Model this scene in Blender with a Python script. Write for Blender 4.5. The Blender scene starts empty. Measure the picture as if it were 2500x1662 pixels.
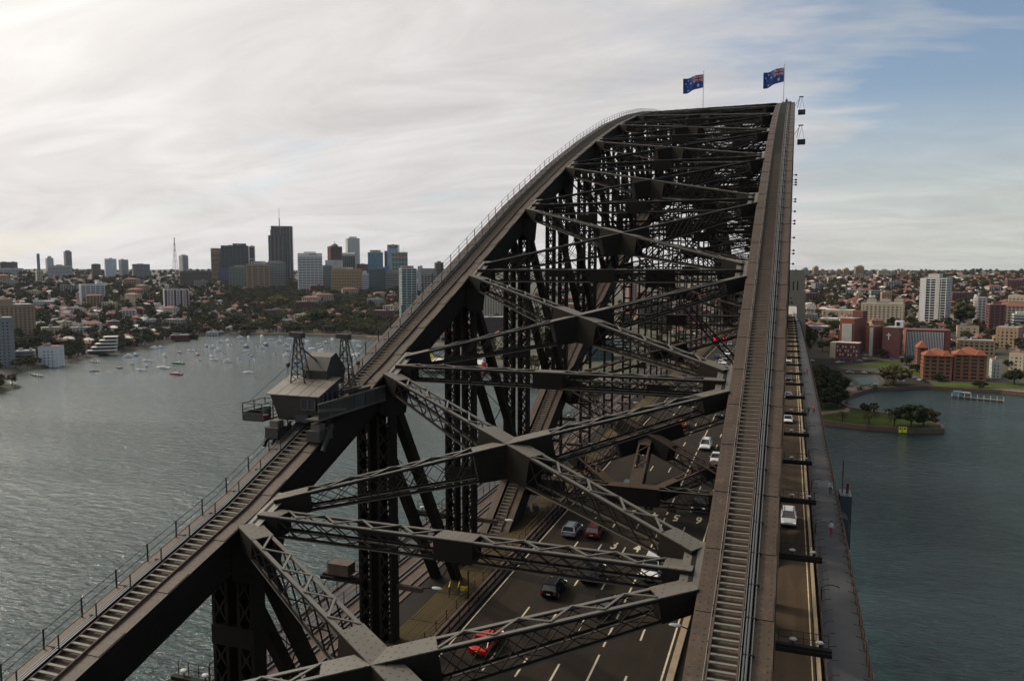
import bpy, math, random
import numpy as np
from mathutils import Matrix, Vector
random.seed(7); rng = np.random.default_rng(7)
S = bpy.context.scene
R_ = math.radians
# ------------------------------------------------------------------ camera
CAM = np.array([17.372, -39.219, 88.731]); FPX = 1884.02
YAW, PIT, ROL = R_(-19.745), R_(-5.146), R_(0.074)
def cam_axes(yaw, pitch, roll):
    cy, sy, cp, sp = math.cos(yaw), math.sin(yaw), math.cos(pitch), math.sin(pitch)
    F = np.array([sy*cp, cy*cp, sp]); r = np.array([cy, -sy, 0.]); u = np.cross(r, F)
    c, s = math.cos(roll), math.sin(roll)
    return r*c+u*s, -r*s+u*c, F
AR, AU, AF = cam_axes(YAW, PIT, ROL)
cd = bpy.data.cameras.new('camera'); co = bpy.data.objects.new('camera', cd); S.collection.objects.link(co)
co.matrix_world = Matrix([[AR[i], AU[i], -AF[i], CAM[i]] for i in range(3)]+[[0, 0, 0, 1]])
cd.sensor_width = 36; cd.lens = 36*FPX/2500; cd.clip_start = .5; cd.clip_end = 40000
S.camera = co
def ray(px, row): return AF*FPX+AR*(px-1250)-AU*(row-831)
def at_z(px, row, z): d = ray(px, row); return CAM+d*((z-CAM[2])/d[2])
def at_d(px, row, D): d = ray(px, row); return CAM+d*(D/math.hypot(d[0], d[1]))
# ------------------------------------------------------------------ sun, sky, exposure
SUN_AZ, SUN_EL = R_(-80), R_(40)
sd = Vector((math.sin(SUN_AZ)*math.cos(SUN_EL), math.cos(SUN_AZ)*math.cos(SUN_EL), math.sin(SUN_EL)))
sl = bpy.data.lights.new('sun', 'SUN'); sl.energy = 1.9; sl.angle = R_(1.6); sl.color = (1, .86, .68)
so = bpy.data.objects.new('sun', sl); so.rotation_euler = sd.to_track_quat('Z', 'Y').to_euler(); S.collection.objects.link(so)
S.view_settings.view_transform = 'Standard'; S.view_settings.look = 'None'
S.view_settings.exposure = -0.38; S.view_settings.gamma = 1; S.view_settings.use_curve_mapping = False
W = bpy.data.worlds.new('World'); S.world = W; W.use_nodes = True
class NT:
    def __init__(s, tree): s.t = tree; tree.nodes.clear()
    def n(s, typ, ins=None, **kw):
        nd = s.t.nodes.new(typ)
        for k, v in kw.items(): setattr(nd, k, v)
        for k, v in (ins or {}).items():
            sock = nd.inputs[k]
            if isinstance(v, bpy.types.NodeSocket): s.t.links.new(v, sock)
            else: sock.default_value = v
        return nd
    def m(s, op, a, b=None, c=None, clamp=False):
        ins = {0: a}
        if b is not None: ins[1] = b
        if c is not None: ins[2] = c
        return s.n('ShaderNodeMath', ins, operation=op, use_clamp=clamp).outputs[0]
    def ramp(s, f, stops, interp='LINEAR'):
        nd = s.n('ShaderNodeValToRGB', {0: f}); cr = nd.color_ramp; cr.interpolation = interp
        while len(cr.elements) < len(stops): cr.elements.new(.5)
        for e, (p, c) in zip(cr.elements, stops):
            e.position = p; e.color = (c, c, c, 1) if isinstance(c, (int, float)) else (*c, 1)
        return nd.outputs[0]
    def mix(s, f, a, b):
        nd = s.n('ShaderNodeMix', None, data_type='RGBA')
        for i, v in ((0, f), (6, a), (7, b)):
            if isinstance(v, bpy.types.NodeSocket): s.t.links.new(v, nd.inputs[i])
            else: nd.inputs[i].default_value = v if i == 0 else ((*v, 1) if len(v) == 3 else v)
        return nd.outputs[2]
def build_world():
    w = NT(W.node_tree)
    sky = w.n('ShaderNodeTexSky', sky_type='NISHITA', sun_disc=False, sun_elevation=SUN_EL, sun_rotation=SUN_AZ % (2*math.pi),
              air_density=1.0, dust_density=1.0, ozone_density=1.5)
    d = w.n('ShaderNodeTexCoord').outputs['Generated']
    sp = w.n('ShaderNodeSeparateXYZ', {0: d})
    z = w.m('ADD', w.m('MAXIMUM', sp.outputs[2], 0), .19)
    P = w.n('ShaderNodeCombineXYZ', {0: w.m('DIVIDE', sp.outputs[0], z), 1: w.m('DIVIDE', sp.outputs[1], z), 2: 0.0}).outputs[0]
    mp = w.n('ShaderNodeMapping', {0: P, 2: (0, 0, R_(35)), 3: (.55, 1.1, 1)}).outputs[0]
    n1 = w.n('ShaderNodeTexNoise', {'Vector': mp, 'Scale': .8, 'Detail': 9, 'Roughness': .55, 'Distortion': .6}).outputs[0]
    n2 = w.n('ShaderNodeTexNoise', {'Vector': mp, 'Scale': 1.9, 'Detail': 7, 'Roughness': .62, 'Distortion': 1.2}).outputs[0]
    def toward(px, row):
        v = ray(px, row); v = v/np.linalg.norm(v)
        return w.n('ShaderNodeVectorMath', {0: d, 1: tuple(v)}, operation='DOT_PRODUCT').outputs['Value']
    # thin veil of cloud, open to the blue towards the north east and in one gap low in the north west
    ope = w.ramp(toward(2560, 330), [(.93, 0), (.98, .20), (.996, .36)])
    ope2 = w.ramp(w.m('ADD', toward(640, 400), w.m('MULTIPLY', w.m('SUBTRACT', n2, .5), .012)), [(.9915, 0), (.9992, .27)])
    cov = w.m('SUBTRACT', w.m('SUBTRACT', w.m('ADD', w.m('MULTIPLY', n1, 1.7), -.24), ope), ope2)
    sund = w.n('ShaderNodeVectorMath', {0: d, 1: tuple(sd)}, operation='DOT_PRODUCT').outputs['Value']
    glow = w.ramp(sund, [(.2, 0), (.55, .08), (.72, .22), (.84, .46), (.92, 2.4), (1.0, 10.0)])
    base = w.ramp(n2, [(.30, (.72, .70, .695)), (.50, (.84, .82, .81)), (.66, (.96, .94, .93))])
    east = w.ramp(sp.outputs[0], [(-.45, (1.0, .995, 1.01)), (.05, (.98, 1.0, .97)), (.45, (.84, .90, .85))])
    clear = w.ramp(w.m('ADD', w.m('ADD', w.m('MULTIPLY', sp.outputs[0], .85), w.m('MULTIPLY', sp.outputs[1], -.42)), w.m('MULTIPLY', n1, .30)), [(.22, 0), (.60, .6)])
    cov = w.m('SUBTRACT', cov, clear)
    base = w.n('ShaderNodeMix', {6: base, 7: east, 0: 1.0}, data_type='RGBA', blend_type='MULTIPLY').outputs[2]
    mask = w.ramp(cov, [(.24, .08), (.36, .68), (.50, 1)])
    mask = w.m('MAXIMUM', mask, w.ramp(sp.outputs[2], [(0.0, .80), (.10, .62), (.22, 0)]))
    glow = w.n('ShaderNodeMix', {0: 1.0, 6: glow, 7: (1.0, .93, .80, 1)}, data_type='RGBA', blend_type='MULTIPLY').outputs[2]
    cc = w.n('ShaderNodeMix', {0: 1.0, 6: base, 7: glow}, data_type='RGBA', blend_type='ADD').outputs[2]
    b1 = w.n('ShaderNodeBackground', {0: sky.outputs[0], 1: .14})
    b2 = w.n('ShaderNodeBackground', {0: cc, 1: 1.0})
    mx = w.n('ShaderNodeMixShader', {0: mask, 1: b1.outputs[0], 2: b2.outputs[0]})
    w.t.links.new(mx.outputs[0], w.n('ShaderNodeOutputWorld').inputs[0])
build_world()
# ------------------------------------------------------------------ materials
MATS = {}
def mat(name, col, rough=.7, metal=0., var=.0, vscale=1., col2=None, bump=0., bscale=8., emit=None, spec=None, fn=None):
    if name in MATS: return MATS[name]
    m = bpy.data.materials.new(name); m.use_nodes = True; t = NT(m.node_tree)
    c = (*col, 1)
    ins = {'Roughness': rough, 'Metallic': metal}
    oc = t.n('ShaderNodeTexCoord').outputs['Object']
    if var or col2:
        nz = t.n('ShaderNodeTexNoise', {'Vector': oc, 'Scale': vscale, 'Detail': 6, 'Roughness': .65}).outputs[0]
        f = t.ramp(nz, [(.32, 0), (.68, 1)])
        a = tuple(x*(1-var) for x in col); b = col2 or tuple(min(1, x*(1+var)) for x in col)
        c = t.mix(f, a, b)
    ins['Base Color'] = c
    if bump:
        nb = t.n('ShaderNodeTexNoise', {'Vector': oc, 'Scale': bscale, 'Detail': 5}).outputs[0]
        ins['Normal'] = t.n('ShaderNodeBump', {'Height': nb, 'Strength': bump, 'Distance': .1}).outputs[0]
    if emit: ins['Emission Color'] = (*emit[:3], 1); ins['Emission Strength'] = emit[3]
    if fn: fn(t, ins, oc)
    b = t.n('ShaderNodeBsdfPrincipled', ins)
    if spec is not None: b.inputs['Specular IOR Level'].default_value = spec
    t.t.links.new(b.outputs[0], t.n('ShaderNodeOutputMaterial').inputs[0])
    MATS[name] = m; return m
def rivet(sp, rad, dark=.45, rust=(.10, .045, .025), rustamt=.57, axis=(0, 1)):
    def fn(t, ins, oc):
        s = t.n('ShaderNodeSeparateXYZ', {0: oc})
        fx = t.m('SUBTRACT', t.m('FRACT', t.m('DIVIDE', s.outputs[axis[0]], sp)), .5)
        fy = t.m('SUBTRACT', t.m('FRACT', t.m('DIVIDE', s.outputs[axis[1]], sp)), .5)
        r = t.m('SQRT', t.m('ADD', t.m('MULTIPLY', fx, fx), t.m('MULTIPLY', fy, fy)))
        dot = t.m('LESS_THAN', r, rad/sp)
        nz = t.n('ShaderNodeTexNoise', {'Vector': oc, 'Scale': .9, 'Detail': 5}).outputs[0]
        keep = t.ramp(nz, [(.36, 0), (.44, 1)])
        dm = t.m('MULTIPLY', dot, keep)
        base = ins['Base Color']
        n3 = t.n('ShaderNodeTexNoise', {'Vector': oc, 'Scale': 1.7, 'Detail': 8, 'Roughness': .75}).outputs[0]
        base = t.mix(t.ramp(n3, [(rustamt, 0), (rustamt+.09, .8)]), base, rust)
        ins['Base Color'] = t.mix(dm, base, (.022, .019, .016))
        ins['Normal'] = t.n('ShaderNodeBump', {'Height': dm, 'Strength': .6, 'Distance': .02}).outputs[0]
    return fn
STEEL = mat('shaded_grey_steel', (.0135, .0108, .0078), .7, var=.18, vscale=.6, spec=.12)  # shade of sides and undersides put into the colour of the steel paint
STEELT = mat('lit_grey_steel_plate', (.084, .075, .058), .5, var=.14, vscale=.5, fn=rivet(.42, .06))  # same paint lightened, sky light on upper faces put into the colour
STEELL = mat('lit_grey_steel_angle', (.080, .074, .060), .5, var=.2, vscale=.9)  # angles of the same paint, lightened in colour as if lit from above
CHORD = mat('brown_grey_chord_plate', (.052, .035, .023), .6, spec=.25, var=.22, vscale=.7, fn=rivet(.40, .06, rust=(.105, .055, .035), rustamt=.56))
TREAD = mat('step_plate', (.125, .125, .095), .55, var=.22, vscale=2.)
DARK = mat('dark_steel', (.018, .016, .014), .7, spec=.1)
PIPE = mat('galvanised_pipe', (.11, .115, .115), .45, metal=.4, spec=.3)
RAIL = mat('handrail_steel', (.028, .026, .023), .6, spec=.1)
RUSTY = mat('rusty_brown_steel', (.062, .037, .024), .8, var=.3, vscale=1.2)
def wear(t, ins, oc):
    s_ = t.n('ShaderNodeSeparateXYZ', {0: oc}); ph = t.m('FRACT', t.m('DIVIDE', t.m('ADD', s_.outputs[0], 5.0), 1.38)); tr = t.ramp(t.m('ABSOLUTE', t.m('SUBTRACT', ph, .5)), [(.12, .75), (.3, 0)])
    mp = t.n('ShaderNodeMapping', {0: oc, 3: (1.2, .07, 1)}).outputs[0]; st = t.n('ShaderNodeTexNoise', {'Vector': mp, 'Scale': 1.5, 'Detail': 6, 'Roughness': .7}).outputs[0]
    pn = t.n('ShaderNodeTexVoronoi', {'Vector': t.n('ShaderNodeMapping', {0: oc, 3: (.36, .06, 1)}).outputs[0], 'Scale': 1.0}); pv = t.n('ShaderNodeSeparateXYZ', {0: pn.outputs['Color']}).outputs[0]
    c = t.mix(t.ramp(pv, [(.62, 0), (.66, .5)]), ins['Base Color'], (.021, .018, .015))
    c = t.mix(t.m('MULTIPLY', tr, t.ramp(st, [(.35, .2), (.65, 1)])), c, (.020, .016, .0125))
    ins['Base Color'] = t.mix(t.ramp(st, [(.60, 0), (.72, .5)]), c, (.055, .042, .030))
def wear2(t, ins, oc):
    c0 = ins['Base Color']; wear(t, ins, oc); ins['Base Color'] = t.mix(.55, ins['Base Color'], c0)
ASPH = mat('asphalt', (.025, .019, .013), .9, spec=.15, var=.16, vscale=.35, bump=.2, bscale=20, fn=wear)
ASPHT = mat('tan_asphalt', (.070, .048, .029), .9, spec=.15, var=.14, vscale=.3, bump=.2, bscale=20, fn=wear2)
FOOT = mat('footway_paving', (.052, .052, .055), .75, var=.22, vscale=.25)
LINE = mat('road_marking_paint', (.52, .46, .33), .8, var=.3, vscale=3.)
KERB = mat('kerb_concrete', (.27, .20, .13), .85, var=.2, vscale=1.)
WOOD = mat('weathered_decking', (.042, .028, .013), .9, spec=.2, var=.42, vscale=.8, col2=(.082, .058, .019))
WHITE = mat('white_paint', (.66, .65, .62), .45)
OFFW = mat('offwhite_render', (.50, .475, .43), .8, var=.08, vscale=.05)
CREAM = mat('cream_render', (.48, .40, .28), .8, var=.1, vscale=.08)
TAN = mat('tan_brick', (.33, .225, .135), .85, var=.12, vscale=.1)
BRICK = mat('red_brick', (.185, .055, .030), .85, var=.15, vscale=.15)
DBRICK = mat('dark_red_brick', (.13, .045, .038), .85, var=.15, vscale=.15)
BROWN = mat('brown_cladding', (.095, .065, .055), .6, var=.1, vscale=.1)
GREYC = mat('grey_concrete', (.26, .25, .23), .85, var=.1, vscale=.1)
DGREY = mat('dark_grey_cladding', (.05, .055, .06), .5)
GLASS = mat('dark_glass', (.020, .024, .028), .2, spec=.5)
GLASSB = mat('blue_glass', (.03, .12, .20), .15, spec=.8)
GLASSL = mat('pale_blue_glass', (.12, .24, .33), .2, spec=.8)
GLASSG = mat('green_glass', (.02, .075, .07), .15, spec=.8)
SANDST = mat('granite', (.20, .175, .135), .9, var=.12, vscale=.25, bump=.3, bscale=1.2)
TILE = mat('orange_roof_tiles', (.215, .058, .024), .85, var=.2, vscale=.3)
TILER = mat('red_roof_tiles', (.165, .058, .040), .85, var=.2, vscale=.2)
TILEG = mat('grey_roof', (.16, .16, .165), .8, var=.2, vscale=.2)
BARK = mat('bark', (.06, .045, .03), .9)
def worn(t, ins, oc):
    n = t.n('ShaderNodeTexNoise', {'Vector': oc, 'Scale': .12, 'Detail': 9, 'Roughness': .75}).outputs[0]
    ins['Base Color'] = t.mix(t.ramp(n, [(.52, 0), (.70, .85)]), ins['Base Color'], (.085, .065, .03))
GRASS = mat('lawn_grass', (.042, .066, .007), .95, spec=.1, var=.4, vscale=.05, bump=.4, bscale=2, fn=worn)
REDP = mat('red_paint', (.42, .02, .02), .35)
YELL = mat('yellow_paint', (.70, .52, .02), .5)
BLUEP = mat('blue_paint', (.03, .10, .32), .4)
TYRE = mat('tyre_rubber', (.012, .012, .012), .85)
RIM = mat('alloy_rim', (.35, .35, .36), .3, metal=.8)
CARGL = mat('car_glass', (.015, .018, .02), .08, spec=.9)
HLIT = mat('headlamp_lens', (.8, .8, .75), .15, emit=(1, .9, .7, .6))
TAIL = mat('tail_lamp', (.35, .01, .01), .3)
SKIN = mat('skin', (.45, .27, .19), .6)
def water_mat():
    m = bpy.data.materials.new('harbour_water'); m.use_nodes = True; t = NT(m.node_tree)
    g = t.n('ShaderNodeNewGeometry').outputs['Position']
    def nz(sx, sy, rot, det, dist=.3, rough=.5):
        mp = t.n('ShaderNodeMapping', {0: g, 2: (0, 0, R_(rot)), 3: (sx, sy, 1)}).outputs[0]
        return t.n('ShaderNodeTexNoise', {'Vector': mp, 'Scale': 1.0, 'Detail': det, 'Roughness': rough, 'Distortion': dist}).outputs[0]
    a = nz(.12, .30, 28, 3); b = nz(.35, .85, 12, 4, .5, .6); c = nz(.012, .03, 20, 2)
    gust = t.ramp(nz(.004, .010, 30, 3), [(.38, .42), (.62, 1.0)])
    d_ = nz(1.6, 3.2, 5, 2, .4, .6)
    b = t.m('ADD', b, t.m('MULTIPLY', d_, .22))
    h = t.m('ADD', t.m('MULTIPLY', a, 1.0), t.m('ADD', t.m('MULTIPLY', b, .62), t.m('MULTIPLY', c, .4)))
    bp = t.n('ShaderNodeBump', {'Height': h, 'Strength': gust, 'Distance': 1.75}).outputs[0]
    col = t.mix(t.ramp(a, [(.3, 0), (.7, 1)]), (.003, .018, .021), (.009, .038, .038))
    p = t.n('ShaderNodeBsdfPrincipled', {'Base Color': col, 'Roughness': .13, 'IOR': 1.333, 'Normal': bp}); p.inputs['Specular IOR Level'].default_value = .62
    t.t.links.new(p.outputs[0], t.n('ShaderNodeOutputMaterial').inputs[0]); return m
def foliage(name, a, b, c):
    m = bpy.data.materials.new(name); m.use_nodes = True; t = NT(m.node_tree)
    g = t.n('ShaderNodeTexCoord').outputs['Object']
    n = t.n('ShaderNodeTexNoise', {'Vector': g, 'Scale': .45, 'Detail': 4}).outputs[0]
    rnd = t.n('ShaderNodeObjectInfo').outputs['Random']
    c1 = t.mix(t.ramp(n, [(.35, 0), (.65, 1)]), a, b)
    c2 = t.mix(t.ramp(rnd, [(0, 0), (1, .85)]), c1, c)
    p = t.n('ShaderNodeBsdfPrincipled', {'Base Color': c2, 'Roughness': .8})
    p.inputs['Specular IOR Level'].default_value = .2
    t.t.links.new(p.outputs[0], t.n('ShaderNodeOutputMaterial').inputs[0]); MATS[name] = m; return m
FOLD = foliage('dark_foliage', (.013, .021, .006), (.032, .040, .010), (.048, .043, .015))
FOLG = foliage('green_foliage', (.028, .046, .008), (.056, .070, .013), (.074, .056, .017))
FOLY = foliage('yellow_green_foliage', (.07, .075, .012), (.12, .115, .018), (.09, .06, .02))
FOLB = foliage('bare_brown_foliage', (.060, .038, .022), (.095, .062, .036), (.07, .06, .03))
# ------------------------------------------------------------------ geometry helpers
COL = S.collection
BOXV = np.array([(x, y, z) for x in (-.5, .5) for y in (-.5, .5) for z in (-.5, .5)])
BOXF = [(0, 1, 3, 2), (4, 6, 7, 5), (0, 4, 5, 1), (2, 3, 7, 6), (0, 2, 6, 4), (1, 5, 7, 3)]
def frame(p0, p1, up=(0, 0, 1)):
    a = np.array(p1, float)-np.array(p0, float); L = np.linalg.norm(a); a /= L
    u = np.array(up, float); s = np.cross(a, u); ns = np.linalg.norm(s)
    if ns < 1e-4: s = np.cross(a, (0, 1, 0)); ns = np.linalg.norm(s)
    s /= ns; u = np.cross(s, a); return a, s, u, L
class MB:
    def __init__(s): s.v = []; s.f = []; s.mi = []; s.mats = []; s.n = 0
    def mid(s, m):
        if m not in s.mats: s.mats.append(m)
        return s.mats.index(m)
    def add(s, V, F, m=None):
        s.v.append(np.asarray(V, float)); n = s.n; i = s.mid(m)
        s.f += [tuple(k+n for k in q) for q in F]; s.mi += [i]*len(F); s.n += len(V); return s
    def box(s, c, size, rz=0, m=None):
        V = BOXV*np.array(size)
        if rz: k, q = math.cos(rz), math.sin(rz); V = V@np.array([[k, q, 0], [-q, k, 0], [0, 0, 1]])
        return s.add(V+np.array(c), BOXF, m)
    def beam(s, p0, p1, w, h, up=(0, 0, 1), m=None, off=(0, 0)):
        a, sd_, u, L = frame(p0, p1, up)
        M = np.array([a*L, sd_*w, u*h]); c = (np.array(p0, float)+np.array(p1, float))/2+sd_*off[0]+u*off[1]
        return s.add(BOXV@M+c, BOXF, m)
    def cyl(s, p0, p1, r, n=6, m=None, r1=None, cap=True):
        a, sd_, u, L = frame(p0, p1); r1 = r if r1 is None else r1
        th = np.arange(n)*2*math.pi/n; ring = np.outer(np.cos(th), sd_)+np.outer(np.sin(th), u)
        V = np.vstack([ring*r+np.array(p0), ring*r1+np.array(p1)])
        F = [(i, (i+1) % n, n+(i+1) % n, n+i) for i in range(n)]
        if cap: F += [tuple(range(n-1, -1, -1)), tuple(range(n, 2*n))]
        return s.add(V, F, m)
    def ext(s, poly, y0, y1, m=None, axis=1):
        # polygon in two axes extruded along the third
        n = len(poly); V = []
        for q in (y0, y1):
            for (a, b) in poly: V.append((a, q, b) if axis == 1 else (q, a, b) if axis == 0 else (a, b, q))
        F = [(i, (i+1) % n, n+(i+1) % n, n+i) for i in range(n)]+[tuple(range(n-1, -1, -1)), tuple(range(n, 2*n))]
        return s.add(V, F, m)
    def sphere(s, c, r, nu=8, nv=5, m=None, sq=(1, 1, 1)):
        V = [(0, 0, -1)]; F = []
        for j in range(1, nv):
            ph = -math.pi/2+math.pi*j/nv
            for i in range(nu): V.append((math.cos(ph)*math.cos(2*math.pi*i/nu), math.cos(ph)*math.sin(2*math.pi*i/nu), math.sin(ph)))
        V.append((0, 0, 1)); T = len(V)-1
        for i in range(nu):
            F.append((0, 1+(i+1) % nu, 1+i)); F.append((T, T-nu+i, T-nu+(i+1) % nu))
            for j in range(nv-2): a = 1+j*nu; F.append((a+i, a+(i+1) % nu, a+nu+(i+1) % nu, a+nu+i))
        return s.add(np.array(V)*r*np.array(sq)+np.array(c), F, m)
    def mesh(s, name, m=None):
        me = bpy.data.meshes.new(name)
        if s.n: me.from_pydata(np.vstack(s.v).tolist(), [], s.f)
        for k in s.mats: me.materials.append(k if k is not None else m)
        if len(s.mats) > 1: me.polygons.foreach_set('material_index', s.mi)
        me.update(); return me
    def build(s, name, m=None, parent=None, **kw): return link(name, s.mesh(name, m), parent, **kw)
def link(name, data, parent=None, mw=None, **kw):
    o = bpy.data.objects.new(name, data); COL.objects.link(o)
    if parent is not None: o.parent = parent
    if mw is not None: o.matrix_local = mw
    for k, v in kw.items():
        if v is not None: o[k] = v
    return o
def thing(name, label, cat, loc=(0, 0, 0), rz=0, group=None):
    o = link(name, None, label=label, category=cat, group=group); o.location = loc; o.rotation_euler = (0, 0, rz)
    o.empty_display_size = .5; return o
def tag(o, label, cat, group=None): o['label'] = label; o['category'] = cat; (o.__setitem__('group', group) if group else 0); return o
def struct(o): o['kind'] = 'structure'; return o
def copy_tree(o, parent=None):
    c = o.copy(); COL.objects.link(c); c.parent = parent
    for ch in o.children: copy_tree(ch, c)
    return c
UNIT = {}
def bar(name, p0, p1, w, h, m, parent, up=(0, 0, 1)):
    if m.name not in UNIT: UNIT[m.name] = MB().box((0, 0, 0), (1, 1, 1)).mesh('bar', m)
    a, s_, u, L = frame(p0, p1, up); c = (np.array(p0)+np.array(p1))/2
    M = Matrix([[a[i]*L, s_[i]*w, u[i]*h, c[i]] for i in range(3)]+[[0, 0, 0, 1]])
    return link(name, UNIT[m.name], parent, M)
def smooth(o, on=True):
    o.data.polygons.foreach_set('use_smooth', [on]*len(o.data.polygons)); return o
# ------------------------------------------------------------------ land, water
SHORE = [(-2600, -900), (-1500, -200), (-760, 150), (-560, 300), (-518, 356), (-530, 385), (-585, 400), (-610, 440), (-626, 500), (-655, 575), (-668, 640), (-690, 700), (-735, 775), (-742, 815), (-690, 850), (-600, 868), (-515, 868),
         (-430, 840), (-330, 745), (-240, 640), (-175, 560), (-150, 505), (-110, 440), (-60, 452), (-20, 462), (10, 458), (22, 444), (36, 438.5), (61, 430), (85, 430), (99, 434.5), (101, 446), (90, 464), (72, 478), (56, 490), (52, 505), (55, 530), (61, 550), (78, 588), (118, 612), (165, 606), (260, 560), (420, 520), (700, 470), (1100, 700), (2500, 500)]
LANDP = SHORE+[(9000, 2000), (9000, 12000), (-9000, 12000), (-9000, -900)]
def in_poly(x, y, P):
    c = np.zeros(np.shape(x), bool); n = len(P)
    for i in range(n):
        x1, y1 = P[i]; x2, y2 = P[(i+1) % n]
        c ^= ((y1 > y) != (y2 > y)) & (x < (x2-x1)*(y-y1)/((y2-y1) or 1e-9)+x1)
    return c
def dshore(x, y):
    x = np.asarray(x, float); y = np.asarray(y, float); best = np.full(x.shape, 1e9)
    for (x1, y1), (x2, y2) in zip(SHORE[:-1], SHORE[1:]):
        dx, dy = x2-x1, y2-y1; t = np.clip(((x-x1)*dx+(y-y1)*dy)/(dx*dx+dy*dy), 0, 1)
        best = np.minimum(best, np.hypot(x-x1-t*dx, y-y1-t*dy))
    return np.where(in_poly(x, y, LANDP), best, -best)
def ground(x, y):
    d = dshore(x, y); x = np.asarray(x, float); y = np.asarray(y, float)
    prof = np.interp(d, [-8, 0, 3, 25, 70, 170, 350, 800, 1500, 2600, 4500, 9000], [-4, -1, 2.2, 2.6, 6, 15, 30, 50, 66, 84, 92, 96])
    flat = np.interp(d, [-8, 0, 3, 25, 110, 170, 350, 800, 1500, 2600, 4500, 9000], [-4, -1, 2.4, 2.6, 5.5, 13, 28, 47, 62, 80, 90, 93])
    k = np.clip((x+60)/120, 0, 1); z = prof*(1-k)+flat*k
    z += np.where(d > 150, (np.sin(x*.0031+1)*np.cos(y*.0027)+.5*np.sin(x*.009+y*.006))*np.clip((d-150)/900, 0, 1)*5.0, 0)
    return z
def gz(x, y): return float(ground(np.array([x]), np.array([y]))[0])
def make_land():
    az = np.radians(np.arange(-84, 42, .22)); r = 300*np.exp(np.linspace(0, math.log(36), 380))
    A, Rr = np.meshgrid(az, r); X = CAM[0]+Rr*np.sin(A); Y = CAM[1]+Rr*np.cos(A); Z = ground(X, Y)
    nr, na = A.shape; V = np.stack([X, Y, Z], -1).reshape(-1, 3)
    idx = np.arange(nr*na).reshape(nr, na); q = np.stack([idx[:-1, :-1], idx[:-1, 1:], idx[1:, 1:], idx[1:, :-1]], -1).reshape(-1, 4)
    zq = Z.reshape(-1)[q].max(1); q = q[zq > -3.9]
    me = bpy.data.meshes.new('hills'); me.vertices.add(len(V)); me.vertices.foreach_set('co', V.ravel())
    me.loops.add(q.size); me.loops.foreach_set('vertex_index', q[:, ::-1].ravel()); me.polygons.add(len(q))
    me.polygons.foreach_set('loop_start', np.arange(len(q))*4); me.update(); me.validate()
    def fn(t, ins, oc):
        n = t.n('ShaderNodeTexNoise', {'Vector': oc, 'Scale': .02, 'Detail': 8, 'Roughness': .7}).outputs[0]
        n2 = t.n('ShaderNodeTexNoise', {'Vector': oc, 'Scale': .09, 'Detail': 5, 'Roughness': .7}).outputs[0]
        c = t.mix(t.ramp(n, [(.4, 0), (.6, 1)]), (.035, .040, .018), (.060, .048, .035))
        ins['Base Color'] = t.mix(t.ramp(n2, [(.52, 0), (.66, .8)]), c, (.075, .06, .045))
    me.materials.append(mat('hill_ground', (.05, .05, .03), .95, fn=fn))
    struct(link('hills', me))
    me = bpy.data.meshes.new('water')
    n = 96; rr = [0.01, 300, 1500, 5000, 10500]; V = []; F = []
    for q in rr: V += [(q*math.cos(2*math.pi*i/n), q*math.sin(2*math.pi*i/n), 0) for i in range(n)]
    for j in range(len(rr)-1): F += [(j*n+i, (j+1)*n+i, (j+1)*n+(i+1) % n, j*n+(i+1) % n) for i in range(n)]
    me.from_pydata(V, [], F); me.materials.append(water_mat()); struct(link('water', me))
make_land()
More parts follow.
